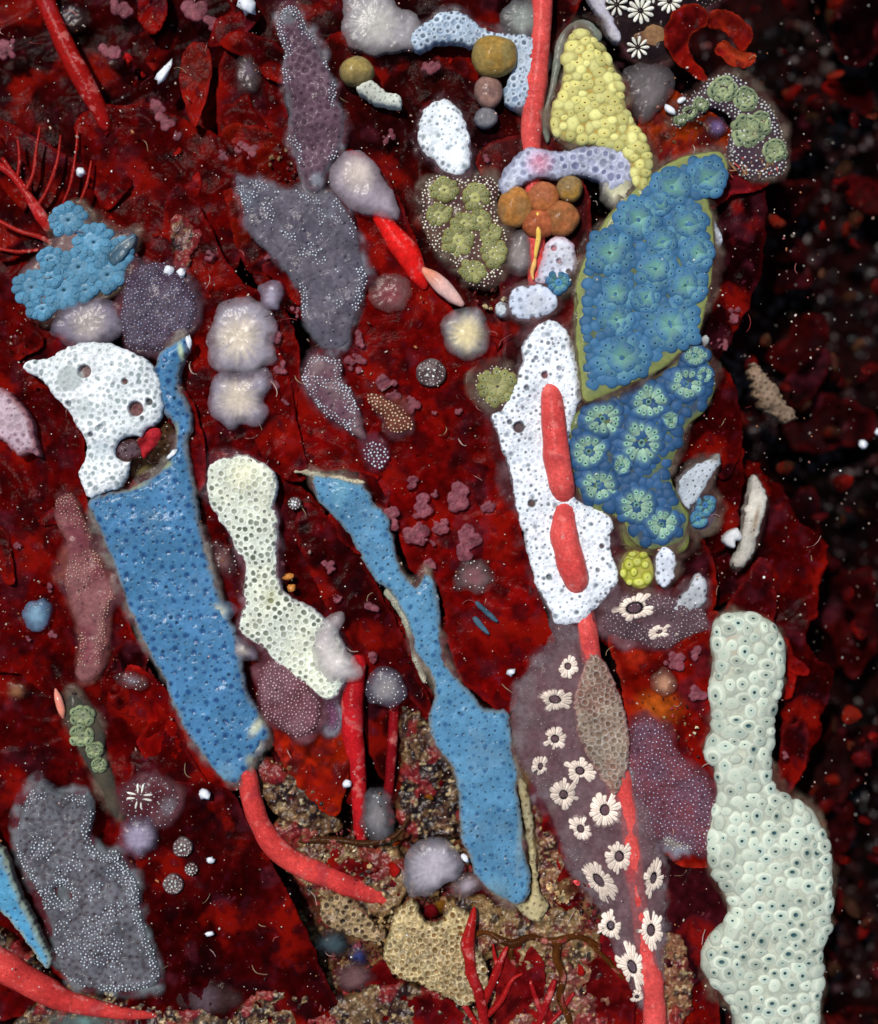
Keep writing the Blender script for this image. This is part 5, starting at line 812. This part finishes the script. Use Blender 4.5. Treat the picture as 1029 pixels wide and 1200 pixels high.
rt = root('brown_fuzz', 880, 197, -2, 'brown and pink fuzzy fringe under the grey green star colony', 'seaweed'); r = random.Random(9)
for k in range(34):
    a = r.uniform(845, 912); b = 190+r.uniform(-6, 14); dx, dy = r.uniform(-5, 14), r.uniform(-3, 12)
    tube('filament', [(a, b, 2, 1.1), (a+dx*.5, b+dy*.5, 6, .9), (a+dx, b+dy, 5, .4)], r.choice(['a87a58', 'b04a40', '8c6848']), 'stem', rt, 5, .1, None, k, n=2)
# ---------------- pink coralline crusts
r = random.Random(77); spots = [(484, 567, 8), (495, 597, 14), (536, 584, 18), (489, 624, 16), (518, 617, 9), (547, 638, 19), (572, 594, 8), (460, 607, 12), (504, 635, 5), (504, 661, 8), (511, 580, 5), (450, 446, 12), (461, 464, 7), (480, 475, 13), (509, 483, 4), (385, 665, 9), (421, 397, 11), (417, 424, 14), (322, 391, 14), (434, 711, 10), (437, 771, 10), (345, 365, 8), (310, 240, 6), (248, 30, 12), (225, 12, 20), (130, 62, 15), (185, 128, 13), (195, 145, 13), (210, 162, 9), (290, 178, 16), (265, 184, 10), (245, 300, 8), (150, 570, 6), (60, 690, 8), (62, 745, 7), (33, 748, 5), (12, 60, 15), (145, 12, 16), (455, 160, 9), (505, 78, 12), (517, 198, 9), (495, 130, 5), (330, 660, 6), (395, 700, 8), (335, 470, 6), (320, 450, 10), (330, 432, 10), (312, 300, 5), (790, 775, 14), (815, 765, 12), (815, 815, 14), (860, 370, 10), (845, 405, 9), (570, 185, 8), (640, 230, 4), (938, 960, 8), (920, 885, 7), (915, 1010, 6), (600, 480, 5), (540, 480, 6), (355, 180, 6), (70, 600, 6), (20, 640, 7)]
where = lambda x, y: ('upper' if y < 400 else 'middle' if y < 800 else 'lower')
for i, (px, py, q) in enumerate(spots):
    z = 11 if 430 < px < 620 and 430 < py < 760 else (6 if 200 < px < 900 else -2)
    if px > 840 or (px < 300 and py < 220): z = -22
    if px > 840 and py > 850: z = -10
    F = Fld(ell(px, py, q*1.5, q*1.4, 0, 10), z, 1.1, rag=0, seed=500+i); s0 = np.full(F.X.shape, -50.0); x0_, y0_ = wp(px, py, z); er = r.uniform(.5, 1); ro = r.random()*3
    if 430 < px < 620 and 430 < py < 700: q *= 1.25
    for _k in range(11 if q > 8 else 5):
        an, rr = r.random()*6.28, q*r.random()**.7*.8; u_, v_ = rr*math.cos(an), rr*er*math.sin(an); s0 = np.maximum(s0, q*r.uniform(.18, .42)-np.hypot(F.X-x0_-u_*math.cos(ro)+v_*math.sin(ro), F.Y-y0_-u_*math.sin(ro)-v_*math.cos(ro)))
    F.sd = s0+(fbm(F.X, F.Y, 5, i, 2)-.5)*2.4; F.dome(1.3, 3); F.bump(.7, 4, 1, 2); F.fill(r.choice(['6c2c38', '7a3842', '642834']), '8a4852', 8, 0, .2); F.edge('98606a', 2, .5, alpha=.5); F.A *= .8
    P = F.scat(5, 2, 200, 1); F.pits(P, [1.0]*len(P), .8, '6a2a38', amt=.6)
    near = min([('pale blue fuzzy cluster', 80, 300), ('tall mauve colony', 365, 110), ('large grey jelly sheet', 360, 310), ('milky twin mounds', 280, 430), ('slim blue strap', 480, 640), ('broad red blade', 560, 600), ('white oval sponge', 520, 160), ('big blue star colony', 770, 320), ('orange red blade', 790, 850), ('pale green bubbly colony', 900, 980), ('large blue strap', 180, 700), ('honeycomb colony', 320, 640), ('olive star colony', 540, 270), ('thick red stem', 80, 60)], key=lambda t: (t[1]-px)**2+(t[2]-py)**2)
    size = 'tiny' if q < 7 else 'small' if q < 11 else 'larger'
    tag(F.build('coralline_crust', 'crust', skirt=4), f'{size} pink crust {"above" if py < near[2] else "below"} and {"left" if px < near[1] else "right"} of the {near[0]}', 'crust', 'pink crusts dotted over the blades')
def encrust(pts, z, cA, cB, label, seed, H=6, col3='20100c', name='rough_crust'):
    F = Fld(pts, z, 1.5, rag=5, lam=11, seed=seed); F.dome(H, 9); F.bump(7, 20, 1, 4); F.bump(3, 6, 7, 2); F.fill(cA, cB, 14, 0, .1)
    F.mix(col3, sm(.56, .62, fbm(F.X, F.Y, 11, seed+4, 3))*.85); F.C *= .72; F.mix('c8b080', sm(.68, .74, fbm(F.X, F.Y, 4, seed+6, 2))*.6); F.mix('7c5c3a', sm(.54, .62, fbm(F.X, F.Y, 8, seed+9, 3))*.5); F.mix('7a1a1c', sm(.57, .64, fbm(F.X, F.Y, 24, seed+8, 3))*.8)
    tag(F.build(name, 'rubble', skirt=16), label, 'crust')
encrust([(330, 960), (400, 985), (470, 1000), (475, 1050), (450, 1075), (400, 1062), (350, 1035), (325, 1000)], -14, '8a6c48', '5a3020', 'rough ochre crust under the end of the curved coral stem', 801)
encrust([(520, 1062), (560, 1050), (610, 1068), (680, 1060), (705, 1090), (690, 1130), (620, 1140), (570, 1125), (535, 1100)], -6, '8c7048', '6a3424', 'rough tan crust behind the olive brown straps', 802)
encrust([(590, 1130), (660, 1125), (720, 1140), (740, 1200), (700, 1240), (600, 1240), (575, 1180)], -8, '8a4a40', '6a2c24', 'pinkish brown rough crust at the bottom edge behind the forked weeds', 803)
encrust([(300, 1160), (400, 1165), (470, 1150), (560, 1185), (570, 1240), (280, 1240)], -4, '6a5034', '30140f', 'dark rough crust along the bottom edge left of the forked weed', 804)
encrust([(300, 880), (330, 900), (380, 935), (400, 970), (360, 980), (320, 950), (300, 920)], -14, '5a3c28', '2a100c', 'gritty dark crust beside the start of the curved coral stem', 806)
encrust([(470, 830), (500, 845), (520, 880), (545, 930), (545, 975), (500, 985), (465, 960), (470, 900)], -26, '4c2c20', '1c0a08', 'dark gritty crust left of the lower slim blue strap', 807)
encrust([(612, 905), (640, 955), (665, 1010), (660, 1060), (630, 1050), (628, 990)], -12, '7a4a38', '5a1c1c', 'reddish crust between the slim blue strap and the star jelly', 808)
encrust([(740, 1140), (770, 1100), (800, 1095), (812, 1150), (800, 1200), (760, 1200)], -8, '8a5a3c', '701418', 'knobbly orange and red crust below the lowest cream stars', 809)
encrust([(200, 260), (222, 255), (236, 270), (228, 300), (212, 322), (204, 300)], -10, '5a2c2c', '7a4c44', 'small rough pinkish scrap above the pearly beads', 810, H=4)
encrust([(60, 1160), (130, 1170), (200, 1175), (260, 1190), (300, 1240), (20, 1240)], -2, '5c5448', '381418', 'dull grey brown crust under the bottom left stem', 811)
encrust([(0, 1090), (40, 1120), (60, 1150), (20, 1150), (-40, 1120), (-40, 1080)], -2, '4c4034', '1c0c0c', 'dark gritty crust above the bottom left stem', 812)
# ---------------- rubble, grit and floating specks
def rubble(name, n, box, zf, pal, size, seed, label, cond=None, mat='rubble', rough=.35):
    r = random.Random(seed); it = []
    for i in range(n):
        px, py = r.uniform(box[0], box[2]), r.uniform(box[1], box[3])
        if cond and not cond(px, py, r): continue
        x, y = wp(px, py, 0); q = r.uniform(*size)*r.uniform(.5, 1.2); zn = float(fbm(np.array([x]), np.array([y]), 34, seed, 2)[0]); m_ = len(pal); c = K(pal[int(np.clip(zn*1.7-.35+r.uniform(-.14, .14), 0, .999)*m_)])*r.uniform(.4, 1.3)*(2.2 if r.random() < .05 else 1)
        it.append((x, y, zf(x, y)+r.uniform(-q, q), q*r.uniform(.7, 1.4), q*r.uniform(.6, 1.2), q*r.uniform(.5, .9), np.clip(c, 0, .9)))
    return tag(balls(name, it, mat, None, False, False, rough*1.6, seed), label, 'rubble')
sh = lambda x, y: float(seabed_h(np.array([x]), np.array([y]))[0])
tan = ['200c0c', '4a1414', '6a1a1c', '8a2c2c', '5a2018', '3a2218', '6a4a30', '8c6c44', 'a88a5c', 'b8a478', '9a7c50']
rubble('seabed_rubble', 6000, (330, 930, 800, 1230), lambda x, y: sh(x, y)+2, tan, (1.2, 4), 5, 'glittering tan and red rubble across the bottom centre', lambda a, b, r: b > 985-60*vn(a, b, 40, 3) or r.random() < .3)
rubble('seabed_rubble', 1500, (-40, -40, 860, 960), lambda x, y: sh(x, y)+1, ['5a2a22', '7a5a40', '4a1414', '8a3a3a', '3a2420', '6a1414'], (2, 7), 6, 'dark rubble glimpsed between the red blades')
rubble('seabed_rubble', 1700, (840, -40, 1120, 1240), lambda x, y: sh(x, y)+1, ['140707', '140707', '200a0a', '2a0c0c', '24140e', '300c0c'], (3, 9), 7, 'dim rubble deep in the shaded right background')  # near-black palette carries the shade of the right background
r = random.Random(12)
for cx, cy, rad, n, z in [(400, 1015, 50, 260, 2), (460, 1085, 40, 160, 0), (620, 1085, 70, 420, 0), (700, 1150, 60, 300, -4), (330, 915, 30, 90, -8), (545, 905, 20, 60, -20), (500, 960, 40, 160, -22), (640, 975, 22, 90, -8), (250, 1195, 120, 160, -2), (110, 1165, 40, 80, 0), (500, 880, 22, 60, -24), (780, 850, 45, 60, 4), (680, 1190, 90, 200, -4), (790, 1120, 16, 50, 0), (805, 168, 38, 220, 0), (690, 640, 22, 60, -4), (335, 195, 30, 90, -10), (575, 345, 22, 70, -1)]:
    rubble('encrusting_grit', n, (cx-rad, cy-rad, cx+rad, cy+rad), (lambda zz: (lambda x, y: zz+r.uniform(-3, 3)))(z), tan+['d8c8a0'], (.9, 2.8), int(cx+cy), 'patch of glittering sandy grit near the bottom' if cy > 900 else 'patch of ochre grit between the blades', (lambda cx, cy, rad: (lambda a, b, r: (a-cx)**2+(b-cy)**2 < rad*rad*r.uniform(.2, 1)))(cx, cy, rad))
it = []; r = random.Random(31)
for i in range(1700):
    px, py = r.uniform(-20, 1050), r.uniform(-20, 1220); z = r.uniform(24, 60) if r.random() < .35 else r.uniform(-30, 24); q = abs(r.gauss(0, .38))+.28; x, y = wp(px, py, z); c = K(r.choice(['e8e8e0', 'c8b8a8', 'd8b0a0', 'a89890']))
    if px > 850: z -= 60
    it.append((x, y, z, q*r.uniform(.8, 1.6), q, q, c))
tag(balls('floating_specks', it, 'bead', None, False, True, .2, 3), 'tiny pale specks drifting in the water over the whole bed', 'specks')
it = []; r = random.Random(37)
for i in range(2600):
    px, py = r.uniform(-20, 960), r.uniform(-20, 1220)
    if float(vn(px, py, 60, 5)) < r.uniform(.2, .7): continue
    q = abs(r.gauss(0, .5))+.4; z = r.uniform(2, 9); x, y = wp(px, py, z); it.append((x, y, z, q*r.uniform(.8, 1.9), q, q*.8, K(r.choice(['b8a890', '8c5a50', '7a3a40', 'c8b8a8', 'a86840', '5a4038', '9a7a6c', '2c1412']))))
tag(balls('silt', it, 'rubble', None, False, True, .5, 4), 'fine silt and crumbs dusted over the blades and colonies', 'silt')
V = []; Q = []; cc = []; r = random.Random(38)
for i in range(150):
    px, py = r.uniform(0, 980), r.uniform(0, 1200); z = r.uniform(2, 12); x, y = wp(px, py, z); a_ = r.random()*6.28; L_ = r.uniform(6, 22); cv = r.uniform(-.35, .35); w_ = r.uniform(.35, .8); col_ = K(r.choice(['a86058', 'c8b0a0', '8c3030', '9a8060', 'b88c84'])); b0 = len(V)
    for k in range(7):
        for m_ in range(3): V.append((x+w_*math.cos(m_*2.09), y+w_*math.sin(m_*2.09)*.7, z+w_*math.cos(m_*2.09+1)+2*math.sin(k*.7))); cc.append(col_)
        a_ += cv+r.uniform(-.2, .2); x += math.cos(a_)*L_/6; y += math.sin(a_)*L_/6
        if k:
            for m_ in range(3): o_ = b0+3*(k-1); n_ = (m_+1) % 3; Q.append((o_+m_, o_+n_, o_+3+n_, o_+3+m_))
tag(mk('fine_threads', np.array(V), np.array(Q), np.array(cc), MATS['tunic'], None, (0, 0, 5)), 'short fine threads and hairs sticking out all over the bed', 'threads', kind='stuff')
for i, (px, py, rx, ry, rot, z, lab) in enumerate([(239, 933, 6.5, 8, 20, 20, 'bright white grain right of the white cross'), (246, 1009, 5, 5, 0, 20, 'white grain right of the beaded discs'), (245, 1096, 3.5, 7, 15, 20, 'upright white grain on the dark crimson blade'), (1007, 521, 7, 6, -20, -60, 'larger of the two white grains in the dark at the right edge'), (1024, 507, 4.5, 4, -30, -60, 'smaller of the two white grains in the dark at the right edge'), (786, 129, 9, 6, -30, 6, 'bright white oval shell at the tip of the grey green arc'), (799, 117, 6, 4, 0, 4, 'small white oval just above the bright white shell'), (192, 85, 6, 18, 12, 0, 'bright white upright flake near the hanging brown leaf'), (290, 5, 12, 14, 10, 4, 'whitish flake cut off by the top edge'), (569, 52, 6, 4, -20, 42, 'white chip in place of a glint on the large amber ball'), (197, 316, 6.5, 8, 0, 18, 'left of two pearly beads above the violet mat'), (211, 319, 7, 6, 20, 18, 'right of two pearly beads above the violet mat'), (200, 532, 4, 9, 15, 30, 'shiny white grain on the edge of the largest blue strap'), (599, 788, 6, 5, 0, 14, 'white ringed grain right of the slim blue strap'), (407, 919, 6, 6, 0, 6, 'round silvery grain beside the upright red stem'), (220, 400, 4, 9, -10, 26, 'white tip at the top of the largest blue strap'), (338, 676, 5, 8, 5, 6, 'orange grain right of the honeycomb colony'), (342, 689, 6, 6, 5, 6, 'lower orange grain right of the honeycomb colony'), (95, 202, 6, 6, 0, -6, 'pale round speck among the fine red branches'), (545, 1008, 7, 4, 0, 26, 'white chip between milky ball and blue strap')]):
    x, y = wp(px, py, z); c = 'e6eaee' if 'orange' not in lab else 'c88038'
    tag(balls('pale_grain', [(x, y, zm(z), rx*.85, ry*.85, min(rx, ry)*.7, K(c))], 'bead', None, True, True, .34, i, kind=None), lab, 'grain')  # the chip on the amber ball is a highlight modelled as a grain
    o = [q for q in COL.objects if q.name.startswith('pale_grain')][-1]

# ---------------- tell apart pieces whose description still coincides, by their order from the top
ordn = ['uppermost', 'second from the top', 'third from the top', 'fourth from the top', 'fifth from the top', 'sixth from the top', 'seventh from the top', 'eighth from the top', 'ninth from the top', 'tenth from the top', 'eleventh from the top', 'twelfth from the top', 'thirteenth from the top']
by = {}
for o in COL.objects:
    if o.parent is None and o.get('label') and o.get('group'): by.setdefault(o['label'], []).append(o)
short = {'dim dark red seaweed blade in the shaded background along the right edge': 'dim blade in the shaded right background'}
for lb, os_ in by.items():
    if len(os_) < 2: continue
    os_.sort(key=lambda o: -o.location.y); n = len(os_); b_ = short.get(lb, lb)
    if n > 12:
        n = len(os_)
        h = n//2
        for i, o in enumerate(os_): o['label'] = b_+', '+(ordn[i] if i < h else ordn[n-1-i].replace('uppermost', 'lowest').replace('from the top', 'from the bottom'))
    else:
        for i, o in enumerate(os_): o['label'] = b_+', '+(ordn[i] if i < n-1 else 'lowest')
